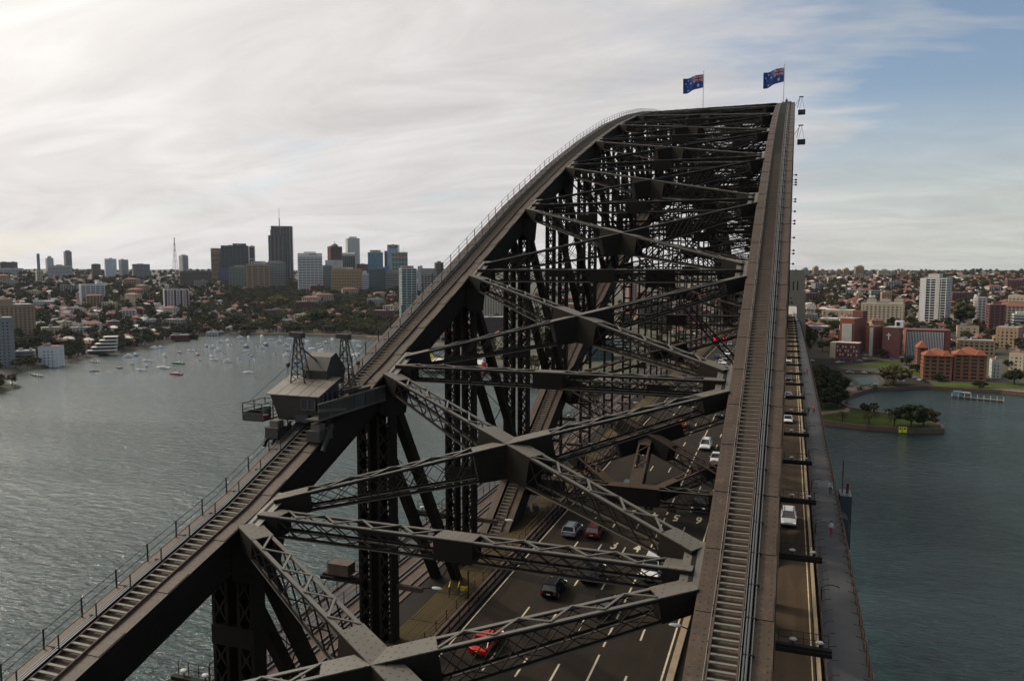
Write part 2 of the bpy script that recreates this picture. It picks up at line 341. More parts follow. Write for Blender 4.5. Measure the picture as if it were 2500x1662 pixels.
# ------------------------------------------------------------------ the bridge
PP = 17.96
TOPZ = [68.2, 73.7, 80.95, 88.9, 97.0, 104.2, 110.6, 116.4, 121.3, 125.4, 128.7, 131.1, 132.7, 133.7, 134.0]
def tz(k): return TOPZ[k if k <= 14 else 28-k]
def bz(k): return 11+104.8*(1-((k-14)/14)**2)
def py(k): return PP*(k-1)
XT = 15.4
def deck(y): return 58.9-3.0*((y-234)/252)**2 if y < 486 else 55.9-(y-486)*.012
bridge = thing('arch_bridge', 'dark grey riveted steel arch bridge carrying a road over the harbour', 'bridge', (0, 0, 0))
def chord_z(y):
    k = y/PP+1; i = max(0, min(27, int(math.floor(k)))); f = k-i
    return tz(i)*(1-f)+tz(i+1)*f
class Lac:  # lacing collectors
    pass
def laced(name, p0, p1, w, h, mb, lac, e0, e1, centre=None, h2=None, step=1.25, flange=.23, indiv=None, sidex=True, m=None, pm=None, lm=None):
    """lattice girder whose TOP centre line runs p0->p1; mb takes flanges and end plates, lac the bars"""
    m = m or STEELL; pm = pm or STEELT; lm = lm or STEEL
    p0 = np.array(p0, float); p1 = np.array(p1, float)
    a, s_, u, L = frame(p0, p1)
    h2 = h2 or h; H_ = lambda t: h+(h2-h)*min(max(t/L, 0), 1); hv = h; zt = u*(-.04); zb = u*(-h+.04); zb2 = u*(-h2+.04)
    for sg in (-1, 1):
        o = s_*sg*(w/2-flange/2)
        mb.beam(p0+o+zt, p1+o+zt, flange, .07, m=m); mb.beam(p0+o+zb, p1+o+zb2, flange, .07, m=m)
        o2 = s_*sg*(w/2-.04)
        mb.beam(p0+o2-u*.13, p1+o2-u*.13, .05, .17, m=lm); mb.beam(p0+o2-u*(h-.13), p1+o2-u*(h2-.13), .05, .17, m=lm)
    segs = [(0, e0), (L-e1, L)]
    if centre: segs.append((L/2-centre, L/2+centre))
    for (t0, t1) in segs:
        q0 = p0+a*t0; q1 = p0+a*t1
        if t1-t0 < .05: continue
        mb.beam(q0-u*.012, q1-u*.012, w+.06, .06, m=pm)
        ha, hb = H_(t0), H_(t1); sv = s_*(w/2+.01)
        mb.add([q0-sv-u*.05, q0+sv-u*.05, q1+sv-u*.05, q1-sv-u*.05, q0-sv-u*(ha+.02), q0+sv-u*(ha+.02), q1+sv-u*(hb+.02), q1-sv-u*(hb+.02)], [(0, 1, 2, 3), (7, 6, 5, 4), (0, 4, 5, 1), (1, 5, 6, 2), (2, 6, 7, 3), (3, 7, 4, 0)], lm)
    spans = [(e0, L-e1)] if not centre else [(e0, L/2-centre), (L/2+centre, L-e1)]
    for (t0, t1) in spans:
        n = max(2, int(round((t1-t0)/step))); dt = (t1-t0)/n
        for i in range(n):
            a0 = p0+a*(t0+i*dt); a1 = p0+a*(t0+(i+1)*dt); sg = 1 if i % 2 else -1; ww = (w/2-.12)
            for (q0, q1) in ((a0+s_*sg*ww, a1-s_*sg*ww),):
                if indiv is not None: bar('lacing_bar', q0+u*.04, q1+u*.04, .13, .06, m, indiv)
                else: lac.beam(q0+u*.04, q1+u*.04, .12, .05, m=m)
            ha, hb = H_(t0+i*dt), H_(t0+(i+1)*dt)
            lac.beam(a0+s_*sg*ww-u*ha, a1-s_*sg*ww-u*hb, .09, .05, m=lm)
            if sidex:
                for sd2 in (-1, 1):
                    o = s_*sd2*(w/2-.03)
                    lac.beam(a0+o-u*.22, a1+o-u*(hb-.22), .04, .085, up=s_, m=lm)
                    lac.beam(a0+o-u*(ha-.22), a1+o-u*.22, .04, .085, up=s_, m=lm)
farlac = MB()
# top chords: twin boxes with cover plates, stepped walkway between
def chord(side, k, top=True):
    sx = side*XT; z = tz if top else bz
    p0 = np.array([sx, py(k), z(k)]); p1 = np.array([sx, py(k+1), z(k+1)])
    H = 2.15 if top else 2.4; mb = MB(); a, s_, u, L = frame(p0, p1); inn = -side
    ov = a*.0
    dz = u*(-H/2)
    for (c, w) in ((inn*1.33, .80), (-inn*1.33, .80)):
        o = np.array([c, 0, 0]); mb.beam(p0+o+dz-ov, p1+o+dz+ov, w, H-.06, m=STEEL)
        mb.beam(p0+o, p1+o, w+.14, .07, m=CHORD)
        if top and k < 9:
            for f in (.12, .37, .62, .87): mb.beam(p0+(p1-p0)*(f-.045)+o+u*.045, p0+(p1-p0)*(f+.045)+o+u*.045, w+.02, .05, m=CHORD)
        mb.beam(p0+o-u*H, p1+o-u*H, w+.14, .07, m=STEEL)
        for e in (-1, 1): mb.beam(p0+o+np.array([e*(w/2+.05), 0, 0])-u*.1, p1+o+np.array([e*(w/2+.05), 0, 0])-u*.1, .04, .22, m=STEEL)
    mb.beam(p0-u*(H-.25), p1-u*(H-.25), 1.9, .05, m=DARK)
    mb.beam(p0+np.array([-inn*.92, 0, 0])+u*(-.5), p1+np.array([-inn*.92, 0, 0])+u*(-.5), .1, .9, m=STEEL)
    ch = mb.build('top_chord' if top else 'bottom_chord', None, bridge)
    if not top and k > 12: return ch
    det = k <= 4
    # stringers of the stairs
    sm = MB(); so_ = inn*.22
    for e in (-.62, .62): sm.beam(p0+np.array([so_+e, 0, 0])+u*.10, p1+np.array([so_+e, 0, 0])+u*.10, .06, .20, m=RUSTY)
    n = int(PP/.46); dt = 1/n
    for i in range(n):
        q = p0+(p1-p0)*((i+.5)*dt)+np.array([so_, 0, 0])+u*.16
        if top and ((side > 0 and k <= 3) or (side < 0 and 0 <= k <= 3)) and not (side < 0 and k == 0 and i < 8):
            bar('stair_tread', q-np.array([.58, 0, 0]), q+np.array([.58, 0, 0]), .17, .05, TREAD, ch)
        else: sm.box(q, (1.16, .17, .05), m=TREAD)
    sm.beam(p0+np.array([so_, 0, 0])-u*.06, p1+np.array([so_, 0, 0])-u*.06, 1.2, .03, m=RUSTY)
    sm.build('stair', None, ch, kind='stuff' if not det else None)
    # pipes and hand rails
    rm = MB(); hr = u*0
    if top:
        for e, r in ((.62, .045), (.75, .055), (.93, .03)):
            o = np.array([-inn*e, 0, 0])+u*.22; rm.cyl(p0+o, p1+o, r, 6, m=PIPE)
        zz = np.array([0, 0, 1.])
        rails = [(-inn*.62, .9), (-inn*1.62, 1.0), (-inn*1.62, .55)] if side < 0 else [(-inn*.5, .55), (inn*.92, .55)]
        for (e, hh) in rails:
            o = np.array([e, 0, hh]); rm.cyl(p0+o, p1+o, .022, 5, m=RAIL if side < 0 else PIPE)
        np_ = 8
        for i in range(np_):
            q = p0+(p1-p0)*((i+.5)/np_)
            for j, (e, hh) in enumerate(rails):
                if j == 2: continue
                qq = q+np.array([e, 0, 0])
                if side < 0 and j == 1 and k <= 4: bar('handrail_post', qq, qq+zz*1.08, .06, .06, RAIL, ch, up=(0, 1, 0))
                elif side < 0 or k < 6: rm.beam(qq, qq+zz*(hh+.04), .05, .05, up=(0, 1, 0), m=RAIL)
            rm.box(q+np.array([-inn*.75, 0, .2]), (.62, .10, .14), m=DARK)
        rm.build('handrail', None, ch)
    else:
        for e in (.8,): rm.cyl(p0+np.array([so_+e, 0, .95]), p1+np.array([so_+e, 0, .95]), .03, 5, m=RAIL)
        for i in range(8):
            q = p0+(p1-p0)*((i+.5)/8)+np.array([so_+.8, 0, 0]); rm.beam(q, q+np.array([0, 0, 1.0]), .05, .05, up=(0, 1, 0), m=RAIL)
        rm.build('handrail', None, ch)
    return ch
for sd_ in (-1, 1):
    for k in range(0, 28): chord(sd_, k, True); chord(sd_, k, False)
# posts
def post(side, k, z0, z1, lite=False):
    mb = MB(); x = side*XT; y = py(k); D = 1.15; lac = mb if k > 4 else MB()
    for cx in (-.98, .98):
        for e in (-.62, .62):
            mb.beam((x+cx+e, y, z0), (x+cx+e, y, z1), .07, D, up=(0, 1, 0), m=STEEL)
            for f in (-1, 1): mb.beam((x+cx+e*.82, y+f*D/2, z0), (x+cx+e*.82, y+f*D/2, z1), .24, .05, up=(0, 1, 0), m=STEEL)
        n = max(1, int(round((z1-z0)/1.55))); dz = (z1-z0)/n
        for i in range(n):
            a, b = z0+i*dz, z0+(i+1)*dz
            for f in ((-1, 1) if not lite else (-1,)):
                yy = y+f*(D/2+.03)
                for q in (-1, 1):
                    lac.beam((x+cx-.5*q, yy, a), (x+cx+.5*q, yy, b), .14, .04, up=(0, 1, 0), m=STEEL)
                lac.box((x+cx, yy+.025*f, (a+b)/2), (.40, .03, .24), m=STEEL)
    # battens
    for zz in np.arange(z0+4, z1-4, 12.0): mb.box((x, y, zz), (3.3, D+.16, 1.3), m=STEEL)
    p = mb.build('post', None, bridge)
    if lac is not mb: lac.build('lacing', None, p, kind='stuff')
for sd_ in (-1, 1):
    for k in range(0, 29): post(sd_, k, bz(k), tz(k)-1.0, lite=k > 9)
# gussets under top chord joints and on bottom chord
def gusset(side, k):
    x = side*XT; y = py(k); zt = tz(k)-.12; mb = MB()
    slo = (tz(min(28, k+1))-tz(max(0, k-1)))/(PP*(2 if 0 < k < 28 else 1)); L = 2.6
    nd = 1 if k < 14 else -1
    poly = [(y-L, zt-L*slo-.1), (y+L*1.1, zt+L*1.1*slo-.1), (y+L*1.1, zt+L*1.1*slo-2.3), (y+nd*1.9, zt-4.3), (y-nd*.75, zt-4.3), (y-L, zt-L*slo-2.6)]
    if k in (0, 28) or k == 14: poly[3] = (y+.75, zt-4.3)
    if nd < 0: poly = [(2*y-a, b) for a, b in [(y-L, zt+L*slo-.1), (y+L*1.1, zt-L*1.1*slo-.1), (y+L*1.1, zt-L*1.1*slo-2.3), (y+1.9, zt-4.3), (y-.75, zt-4.3), (y-L, zt+L*slo-2.6)]]
    for e in (-1.79, -.88, .88, 1.79): mb.ext(poly, x+e-.03, x+e+.03, m=STEEL, axis=0)
    return mb.build('gusset_plate', None, bridge)
for sd_ in (-1, 1):
    for k in range(0, 29): gusset(sd_, k)
# diagonals: twin slabs
def diag(side, k):
    x = side*XT
    if k < 14: t, b = k, k+1
    else: t, b = k+1, k
    p0 = np.array([x, py(t), tz(t)-2.2]); p1 = np.array([x, py(b), bz(b)-.6]); mb = MB(); a, s_, u, L = frame(p0, p1)
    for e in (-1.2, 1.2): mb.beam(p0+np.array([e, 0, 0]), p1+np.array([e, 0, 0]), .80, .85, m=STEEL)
    n = int(L/3.2)
    for i in range(n):
        q0 = p0+a*(L*i/n); q1 = p0+a*(L*(i+1)/n); sg = 1 if i % 2 else -1
        mb.beam(q0+np.array([sg*1, 0, 0])-u*.4, q1-np.array([sg*1, 0, 0])-u*.4, .09, .06, m=STEEL)
    mb.build('diagonal', None, bridge)
for sd_ in (-1, 1):
    for k in range(0, 28): diag(sd_, k)
# top laterals: struts and crosses
XI = XT-1.80
def jplate(mb, side, k):
    y = py(k); z = tz(k)-.03; sl = (tz(min(28, k+1))-tz(max(0, k-1)))/(2*PP)
    p0 = np.array([side*(XI-.45), y-1.9, z-1.9*sl]); p1 = np.array([side*(XI-.45), y+1.9, z+1.9*sl])
    mb.beam(p0, p1, 1.1, .06, m=STEELT); mb.beam(p0-np.array([0, 0, .6]), p1-np.array([0, 0, .6]), .25, 1.2, m=STEEL, off=(0, 0))
for k in range(0, 29):
    near = 1 <= k <= 3
    mb = MB(); lac = MB() if near else farlac
    for sg in (-1, 1): jplate(mb, sg, k)
    o = link('strut', None, bridge)
    laced('strut', (-XI+.4, py(k), tz(k)), (XI-.4, py(k), tz(k)), 1.35, 1.3, mb, lac, 1.5, 1.5, 1.2, step=1.3 if k < 7 else 1.15, indiv=o if near else None)
    o.name = 'strut_tmp'; st = mb.build('strut', None, bridge)
    for c in list(o.children): c.parent = st
    bpy.data.objects.remove(o)
    if near: lac.build('lacing', None, st, kind='stuff')
for k in range(0, 28):
    near = k <= 2
    st = link('cross_brace_tmp', None, bridge); mb = MB(); lac = MB() if near else farlac
    z0, z1 = tz(k), tz(k+1); zc = (z0+z1)/2; sl = (z1-z0)/PP; yc = (py(k)+py(k+1))/2
    for (xa, ya, za) in ((-1, py(k)+1.3, z0+1.3*sl), (1, py(k)+1.3, z0+1.3*sl), (-1, py(k+1)-1.3, z1-1.3*sl), (1, py(k+1)-1.3, z1-1.3*sl)):
        P0 = (xa*(XI-.25), ya, za); P1 = (0, yc, zc)
        laced('arm', P0, P1, 1.3, 1.15, mb, lac, 2.1, 2.7, None, h2=2.35, step=1.35 if k < 7 else 1.2, indiv=st if near else None)
    c = mb.build('cross_brace', None, bridge)
    for q in list(st.children): q.parent = c
    bpy.data.objects.remove(st)
    if near: lac.build('lacing', None, c, kind='stuff')
# bottom laterals above deck, sway frames
for k in range(4, 25):
    mb = MB()
    laced('bs', (-XI, py(k), bz(k)), (XI, py(k), bz(k)), 1.2 if k > 4 else 1.9, 1.7 if k > 4 else 2.2, mb, mb, 1.8 if k > 4 else 4.5, 1.8 if k > 4 else 4.5, 1.6 if k > 4 else 3.2, step=1.4, m=STEELL, lm=STEEL, pm=CHORD, sidex=True)
    if k < 24:
        z0, z1 = bz(k), bz(k+1); sl = (z1-z0)/PP; yc = (py(k)+py(k+1))/2
        for xa in (-1, 1):
            for (ya, za) in ((py(k)+1.2, z0+1.2*sl), (py(k+1)-1.2, z1-1.2*sl)):
                laced('bl', (xa*(XI-.2), ya, za), (0, yc, (z0+z1)/2), 1.1 if k > 4 else 1.7, 1.5 if k > 4 else 2.1, mb, mb, 2.2, 2.8 if k > 4 else 4.6, None, step=1.5, m=RUSTY, lm=STEEL, pm=CHORD, sidex=True)
    if k == 4:
        laced('bk', (0, py(k)+1, bz(k)), (0, yc, (z0+z1)/2-.05), 1.6, 1.8, mb, mb, 2.6, 2.6, None, m=RUSTY, lm=STEEL, pm=CHORD)
        for s in (-1, 1): laced('bk', (s*3, py(k)+.6, bz(k)-.02), (s*9.4, py(k)+6.2, bz(k)+2.4), 1.3, 1.7, mb, mb, 2.6, 2.2, None, m=RUSTY, lm=STEEL, pm=CHORD)
    mb.build('bottom_lateral', None, bridge)
for k in range(5, 25):
    mb = MB(); y = py(k); zt, zb = tz(k)-1.6, bz(k)+.4; zm = (zt+zb)/2
    for (q0, q1) in (((-XI, zt), (XI, zb)), ((XI, zt), (-XI, zb))):
        for e in (-.6, .6):
            mb.beam((q0[0], y, q0[1]+e), (q1[0], y, q1[1]+e), .55, .16, m=STEEL)
        n = 22
        for i in range(n):
            f0, f1 = i/n, (i+1)/n; sg = .6 if i % 2 else -.6
            a0 = (q0[0]+(q1[0]-q0[0])*f0, y, q0[1]+(q1[1]-q0[1])*f0+sg); a1 = (q0[0]+(q1[0]-q0[0])*f1, y, q0[1]+(q1[1]-q0[1])*f1-sg)
            for ey in (-.24, .24): mb.beam((a0[0], y+ey, a0[2]), (a1[0], y+ey, a1[2]), .09, .09, m=STEEL)
    mb.box((0, y, zm), (4.2, .5, 2.6), m=STEEL)
    for zq in ((zm,) if k > 6 else (zm, zt-(zt-zb)*.25)): laced('sw', (-XI, y, zq+.7), (XI, y, zq+.7), .6, 1.4, mb, mb, 1.0, 1.0, None, step=1.2, m=STEEL, lm=STEEL, pm=STEEL)
    mb.build('sway_frame', None, bridge)
# deck: cross girders, hangers, stringers
for k in range(0, 29):
    y = py(k); mb = MB(); zd = deck(y)
    mb.box((0, y, zd-1.9), (48.4, .8, 2.8), m=STEEL)
    for e in (-.4, .4): mb.box((0, y+e, zd-3.2), (48.4, .3, .12), m=STEEL)
    mb.build('cross_girder', None, bridge)
    if bz(k) > zd+2:
        for s in (-1, 1):
            hm = MB()
            for e in (-.8, .8): hm.box((s*XT+e, y, (bz(k)+zd)/2), (.35, .55, bz(k)-zd), m=STEEL)
            for zz in np.arange(zd+3, bz(k)-3, 2.4): hm.box((s*XT, y, zz), (1.7, .08, .35), m=STEEL)
            hm.build('hanger', None, bridge)
yy = np.arange(-42, 487, 8.8)
def sheet(mb, x0, x1, dz, th, ys=None, m=None):
    ys = yy if ys is None else ys
    for a, b in zip(ys[:-1], ys[1:]): mb.beam(((x0+x1)/2, a, deck(a)+dz-th/2), ((x0+x1)/2, b, deck(b)+dz-th/2), x1-x0, th, m=m)
def ribbon(name, x0, x1, dz, m, ys=None, th=.0, parent=None, **kw):
    """continuous sheet following the deck"""
    ys = np.arange(-42, 900, 6.0) if ys is None else ys; V = []; F = []
    for y in ys: V += [(x0, y, deck(y)+dz), (x1, y, deck(y)+dz)]
    for i in range(len(ys)-1): F.append((2*i, 2*i+1, 2*i+3, 2*i+2))
    if th:
        n = len(V); V += [(a, b, c-th) for a, b, c in V]; F += [tuple(n+j for j in f[::-1]) for f in F]
        for i in range(len(ys)-1): F += [(2*i+1, 2*i+1+n, 2*i+3+n, 2*i+3), (2*i, 2*i+2, 2*i+2+n, 2*i+n)]
    return MB().add(V, F, m).build(name, m, parent, **kw)
ribbon('deck_slab', -24.4, 24.4, -.12, STEEL, th=.5, parent=bridge)
ys_deck = np.arange(-42, 900, 6.0)
struct(ribbon('road', -9.55, 9.2, 0, ASPH, th=.1))
struct(ribbon('expressway', 16.3, 20.3, 0, ASPHT, th=.1))
struct(ribbon('footway', 20.95, 24.3, .12, FOOT, th=.2))
struct(ribbon('cycleway', -24.3, -21.9, .12, FOOT, th=.2))
struct(ribbon('rail_bed', -21.8, -17.2, -.02, RUSTY, th=.09))
wd = ribbon('walkway_decking', -14.6, -11.3, .05, WOOD, th=.12, parent=bridge)
# planks of the decking near the camera
for i in range(11):
    x = -14.45+i*.3
    for j, y in enumerate(np.arange(16, 88, 6.0)):
        bar('plank', (x+random.uniform(-.01, .01), y+.05, deck(y)+.07+random.uniform(0, .02)), (x, y+5.95, deck(y+6)+.07+random.uniform(0, .02)), .27, .05, WOOD, wd)
ribbon('kerb', 9.2, 9.75, .16, KERB, th=.25, parent=bridge)
ribbon('kerb', -10.0, -9.6, .16, DARK, th=.25, parent=bridge)
ribbon('barrier', 20.38, 20.62, .95, mat('pale_barrier_paint', (.30, .235, .145), .7, var=.2, vscale=.5), th=1.0, parent=bridge)
ribbon('barrier', 16.15, 16.3, .7, STEEL, th=.7, parent=bridge)
ribbon('edge_girder', 24.3, 24.55, .3, RUSTY, th=2.6, ys=np.arange(-42, 487, 6.0), parent=bridge)
ribbon('edge_girder', -24.55, -24.3, .3, RUSTY, th=2.6, ys=np.arange(-42, 487, 6.0), parent=bridge)
for x in (-11.1, -10.45): ribbon('rail_beam', x, x+.3, .25, RUSTY, th=.3, parent=bridge)
for x in (-18.0, -19.45, -20.0, -21.45): ribbon('track_rail', x, x+.09, .14, PIPE, th=.14, parent=bridge)
# lane markings (each dash its own piece)
marks = link('lane_marking_set', None, bridge); marks.name = 'lane_markings'
XL = [-5.0, -2.2, .6, 3.35, 6.15]
for j, x in enumerate(XL):
    rest = MB()
    per, ln, ph = (9.0, 3.0, -1.5)
    if j == 3: ln, per = 7.6, 9.0
    nseen = 0
    for i in range(55):
        y = -20+i*per+ph+(17.5 if j == 3 else 19.6)%per
        if y > 460: break
        q0 = (x, y, deck(y)+.01); q1 = (x, y+ln, deck(y+ln)+.01)
        if y < 180: bar('lane_dash', q0, q1, .16, .012, LINE, marks)
        else: rest.beam(q0, q1, .16, .012, m=LINE)
    rest.build('lane_dashes', None, marks, kind='stuff')
ribbon('edge_line', -9.3, -9.18, .006, LINE, parent=bridge); ribbon('edge_line', 8.75, 8.9, .006, LINE, parent=bridge)
ribbon('edge_line', 20.0, 20.1, .006, LINE, parent=bridge)
# lane numbers
def text_mesh(txt, size, ext=.01, align='CENTER', bold=.0):
    c = bpy.data.curves.new('t', 'FONT'); c.body = txt; c.size = size; c.extrude = ext; c.align_x = align; c.align_y = 'CENTER'; c.resolution_u = 3; c.offset = bold
    o = bpy.data.objects.new('t', c); COL.objects.link(o); bpy.context.view_layer.update()
    me = bpy.data.meshes.new_from_object(o.evaluated_get(bpy.context.evaluated_depsgraph_get())); bpy.data.objects.remove(o); return me
def deck_text(ch, x, y, rz, sy=2.6):
    me = text_mesh(ch, 1.5, .006, bold=.03); me.materials.clear(); me.materials.append(LINE)
    o = link('lane_number', me, marks); o.matrix_local = Matrix.Translation((x, y, deck(y)+.012)) @ Matrix.Rotation(rz, 4, 'Z') @ Matrix.Diagonal((1.05, sy/1.05, 1, 1)); return o
for i, ch in enumerate('345'): deck_text(ch, [-.7, 1.95, 4.7][i], 46.2, 0)
for i, ch in enumerate('3456'): deck_text(ch, [-.9, 1.95, 4.7, 7.5][i], 58.3, math.pi)
# arms with lamps at every panel point, either side
LAMPH = mat('lamp_glass', (.42, .42, .38), .25)
for k in range(1, 27):
    y = py(k+0)+0.0; z = deck(y)+5.0
    for s in (1, -1):
        am = MB(); am.beam((s*(XT+1.8), y, z), (s*21.0, y, z), .42, .55, m=DARK)
        am.beam((s*(XT+1.8), y-.5, z+.02), (s*21.0, y-.5, z+.02), .12, .3, m=STEEL)
        MB().beam((s*XI, y, z), (s*11.2, y, z), .35, .4, m=RUSTY).build('inner_arm', None, bridge)
        if k <= 12:
            for q in np.linspace(XT+2, 20.8, 5): am.beam((s*q, y+.3, z+.2), (s*q, y+.3, z+1.15), .04, .04, up=(0, 1, 0), m=RAIL)
            for hh in (.65, 1.15): am.beam((s*(XT+2), y+.3, z+hh), (s*20.8, y+.3, z+hh), .04, .04, m=RAIL)
        arm = am.build('bracket_arm', None, bridge)
        if k <= 14:
            for (lx, ly) in ((20.2, .75), (18.4, .6)):
                lm = MB(); lm.cyl((s*lx, y+ly*0+.15, z+.25), (s*lx, y+.15, z+.55), .05, 5, m=DARK); lm.sphere((s*lx, y+.15, z+.62), .30, 8, 4, m=LAMPH, sq=(1, .7, .42)); lm.build('lamp', None, arm)
            l2 = MB(); l2.cyl((s*11.4, y, z+.1), (s*10.2, y+.3, z+.25), .05, 5, m=DARK); l2.sphere((s*10.0, y+.3, z+.22), .45, 8, 4, m=LAMPH, sq=(1.2, .5, .3)); l2.build('lamp', None, arm)
# curved footway light brackets + fences of the footway
for k in range(1, 27):
    y = py(k)-1.0; g = MB(); pts = [(21.0, 2.9), (21.5, 3.15), (22.0, 3.2), (22.5, 3.05)]
    for a, b in zip(pts[:-1], pts[1:]): g.beam((a[0], y, deck(y)+a[1]), (b[0], y, deck(y)+b[1]), .12, .12, m=PIPE)
    g.beam((21.0, y, deck(y)), (21.0, y, deck(y)+2.9), .1, .1, up=(0, 1, 0), m=DARK); g.build('footway_light', None, bridge)
def fence(x, lean, y0, y1, h, name='fence', step=2.25, mesh=True, m=None, rails=(.5, 1.0)):
    mb = MB(); m = m or RUSTY; yv = np.arange(y0, y1, step)
    for y in yv:
        z = deck(y)+.1; mb.beam((x, y, z), (x, y, z+h), .07, .07, up=(0, 1, 0), m=m)
        if lean: mb.beam((x, y, z+h), (x+lean*.35, y, z+h+.35), .05, .05, up=(0, 1, 0), m=m); mb.beam((x+lean*.35, y, z+h+.35), (x+lean*.85, y, z+h+.45), .05, .05, up=(0, 1, 0), m=m)
    for a, b in zip(np.arange(y0, y1, 18), np.arange(y0+18, y1+18, 18)):
        for f in rails: mb.beam((x, a, deck(a)+.1+h*f), (x, b, deck(b)+.1+h*f), .05, .05, m=m)
        if mesh and a < 200:
            for hh in np.arange(.15, h, .28): mb.beam((x, a, deck(a)+.1+hh), (x, b, deck(b)+.1+hh), .012, .02, m=m)
    mb.build(name, None, bridge, kind=None)
fence(24.2, -1, -20, 486, 1.7); fence(20.95, 1, -20, 486, 1.7); fence(-24.2, 1, -20, 486, 1.7); fence(-22.0, 0, -20, 486, 1.2)
fence(-9.9, 0, -20, 486, 1.15, m=DARK, mesh=True); fence(-11.2, 0, -20, 486, 1.1, m=RUSTY, mesh=False)
farlac.build('lacing', None, bridge, kind='stuff')
# pylons
def pylon(side, south=False):
    x = side*19.6; y = 497 if not south else -30
    t = thing('bridge_pylon', ('tall granite bridge tower beyond the right side of the road' if side > 0 else 'tall granite bridge tower at the far end beyond the left side of the tracks'), 'tower', (x, y, 0), 0, 'granite towers at the far end')
    mb = MB(); T = [(0, 52, 17, 22), (52, 58, 16.4, 21), (58, 74, 15.2, 19), (74, 75.2, 15.8, 19.6), (75.2, 84, 14, 17.5), (84, 85, 14.6, 18.1), (85, 88.4, 13, 16.4), (88.4, 89.6, 11.5, 15)]
    for (z0, z1, w, d) in T:
        if z0 == 52 or z0 == 58:   # leave the archway open
            for s in (-1, 1): mb.box((s*(w/2-2.4), d/2, (z0+min(z1, 66))/2), (4.8, d, min(z1, 66)-z0), m=SANDST)
            if z1 > 66: mb.box((0, d/2, (66+z1)/2), (w, d, z1-66), m=SANDST)
        else: mb.box((0, d/2, (z0+z1)/2), (w, d, z1-z0), m=SANDST)
    mb.build('shaft', None, t)
    for s in (-1, 0, 1): MB().box((s*2.6, .0, 79.3), (.7, .14, 6), m=DARK).build('slot_window', None, t)
    for z in np.arange(3, 52, 2.4): MB().box((0, -.04, z), (16.6, .1, .12), m=mat('stone_joint', (.09, .08, .06), .9)).build('stone_course', None, t)
    return t
pylon(1); pylon(-1)
ap = thing('approach_viaduct', 'grey approach viaduct carrying the road inland from the far towers', 'viaduct', (0, 520, 0))
mb = MB()
for y in np.arange(0, 330, 22): mb.box((0, y+2, 27), (46, 4, 54), m=GREYC)
mb.box((0, 165, 52.5), (48, 330, 3.5), m=GREYC); mb.build('pier_wall', None, ap)
# overhead lane signal beam parts on the k=4 bottom strut
LEDG = mat('green_signal', (.0, .06, .04), .4, emit=(.05, .5, .3, .25)); LEDR = mat('red_signal', (.3, 0, 0), .4, emit=(1, .02, .06, 2.5))
LEDGD = mat('dim_green_signal', (.0, .05, .035), .4); LEDRD = mat('dim_red_signal', (.14, .01, .01), .4)
def signal(x, y, z, green, sz=.9, dim=False):
    t = thing('lane_signal', 'x', 'traffic signal', (x, y, z))
    MB().box((0, .12, 0), (sz, .2, sz*.8), m=DARK).build('housing', None, t)
    f = MB(); c = (LEDGD if green else LEDRD) if dim else (LEDG if green else LEDR)
    if green: f.beam((0, -.01, -.2*sz), (0, -.01, .26*sz), .10*sz, .03, up=(0, 1, 0), m=c); f.beam((0, -.02, -.28*sz), (-.2*sz, -.02, 0), .08*sz, .03, up=(0, 1, 0), m=c); f.beam((0, -.02, -.28*sz), (.2*sz, -.02, 0), .08*sz, .03, up=(0, 1, 0), m=c)
    else:
        for s in (-1, 1): f.beam((-.28*sz, -.01-.01*s, -.28*sz*s), (.28*sz, -.01-.01*s, .28*sz*s), .1*sz, .03, up=(0, 1, 0), m=c)
    f.build('symbol', None, t); return t
for i, x in enumerate([-6.4, -3.6, -.8, 2.0, 4.8]):
    s = signal(x, py(4)-.9, bz(4)-2.2, i < 4, 1.0, True)
    s['label'] = '%s lane signal under the portal beam, %s from the left' % ('dark green arrow' if i < 4 else 'dark red', ['first', 'second', 'third', 'fourth', 'fifth'][i]); s['group'] = 'lane signals under the near portal'
for i, (px, row) in enumerate([(1746, 828), (1769, 829), (1779, 837)]):
    p = at_d(px, row, 330); s = signal(p[0], p[1], p[2], i == 2, 2.6)
    s['label'] = ['bright red cross signal over the far lanes, left one', 'bright red cross signal over the far lanes, right one', 'small green signal over the far right lane'][i]; s['group'] = 'lane signals at the far end'
gb = thing('signal_gantry', 'thin dark gantry beam carrying the lane signals far along the road', 'gantry', (0, 292, 0))
zg = deck(292); MB().box((0, 0, zg+7.2), (22, .5, .7), m=DARK).build('beam', None, gb)
for s in (-1, 1): MB().box((s*10.6, 0, zg+3.6), (.35, .35, 7.2), m=DARK).build('leg', None, gb)
# ------------------------------------------------------------------ ground lookup
_AZ = np.radians(np.arange(-84, 42, .22)); _RR = 300*np.exp(np.linspace(0, math.log(36), 380))
_A, _R = np.meshgrid(_AZ, _RR); _GZ = ground(CAM[0]+_R*np.sin(_A), CAM[1]+_R*np.cos(_A))
def gpt(px, row):
    """where the view ray through a pixel meets the ground"""
    d = ray(px, row); h = math.hypot(d[0], d[1]); az = math.atan2(d[0], d[1]); j = int(np.clip(round((az-_AZ[0])/(_AZ[1]-_AZ[0])), 0, len(_AZ)-1))
    zz = CAM[2]+_RR*d[2]/h; ok = np.nonzero((zz <= _GZ[:, j]) & (_GZ[:, j] > 0))[0]
    if len(ok) == 0 or (d[2] < 0 and ok[0] == 0): return None
    i = ok[0]; a, b = zz[i-1]-_GZ[i-1, j], zz[i]-_GZ[i, j]
    D = _RR[i-1]+(_RR[i]-_RR[i-1])*(a/(a-b) if a != b else 0); return np.array([CAM[0]+D*math.sin(az), CAM[1]+D*math.cos(az), gz(CAM[0]+D*math.sin(az), CAM[1]+D*math.cos(az))]), D
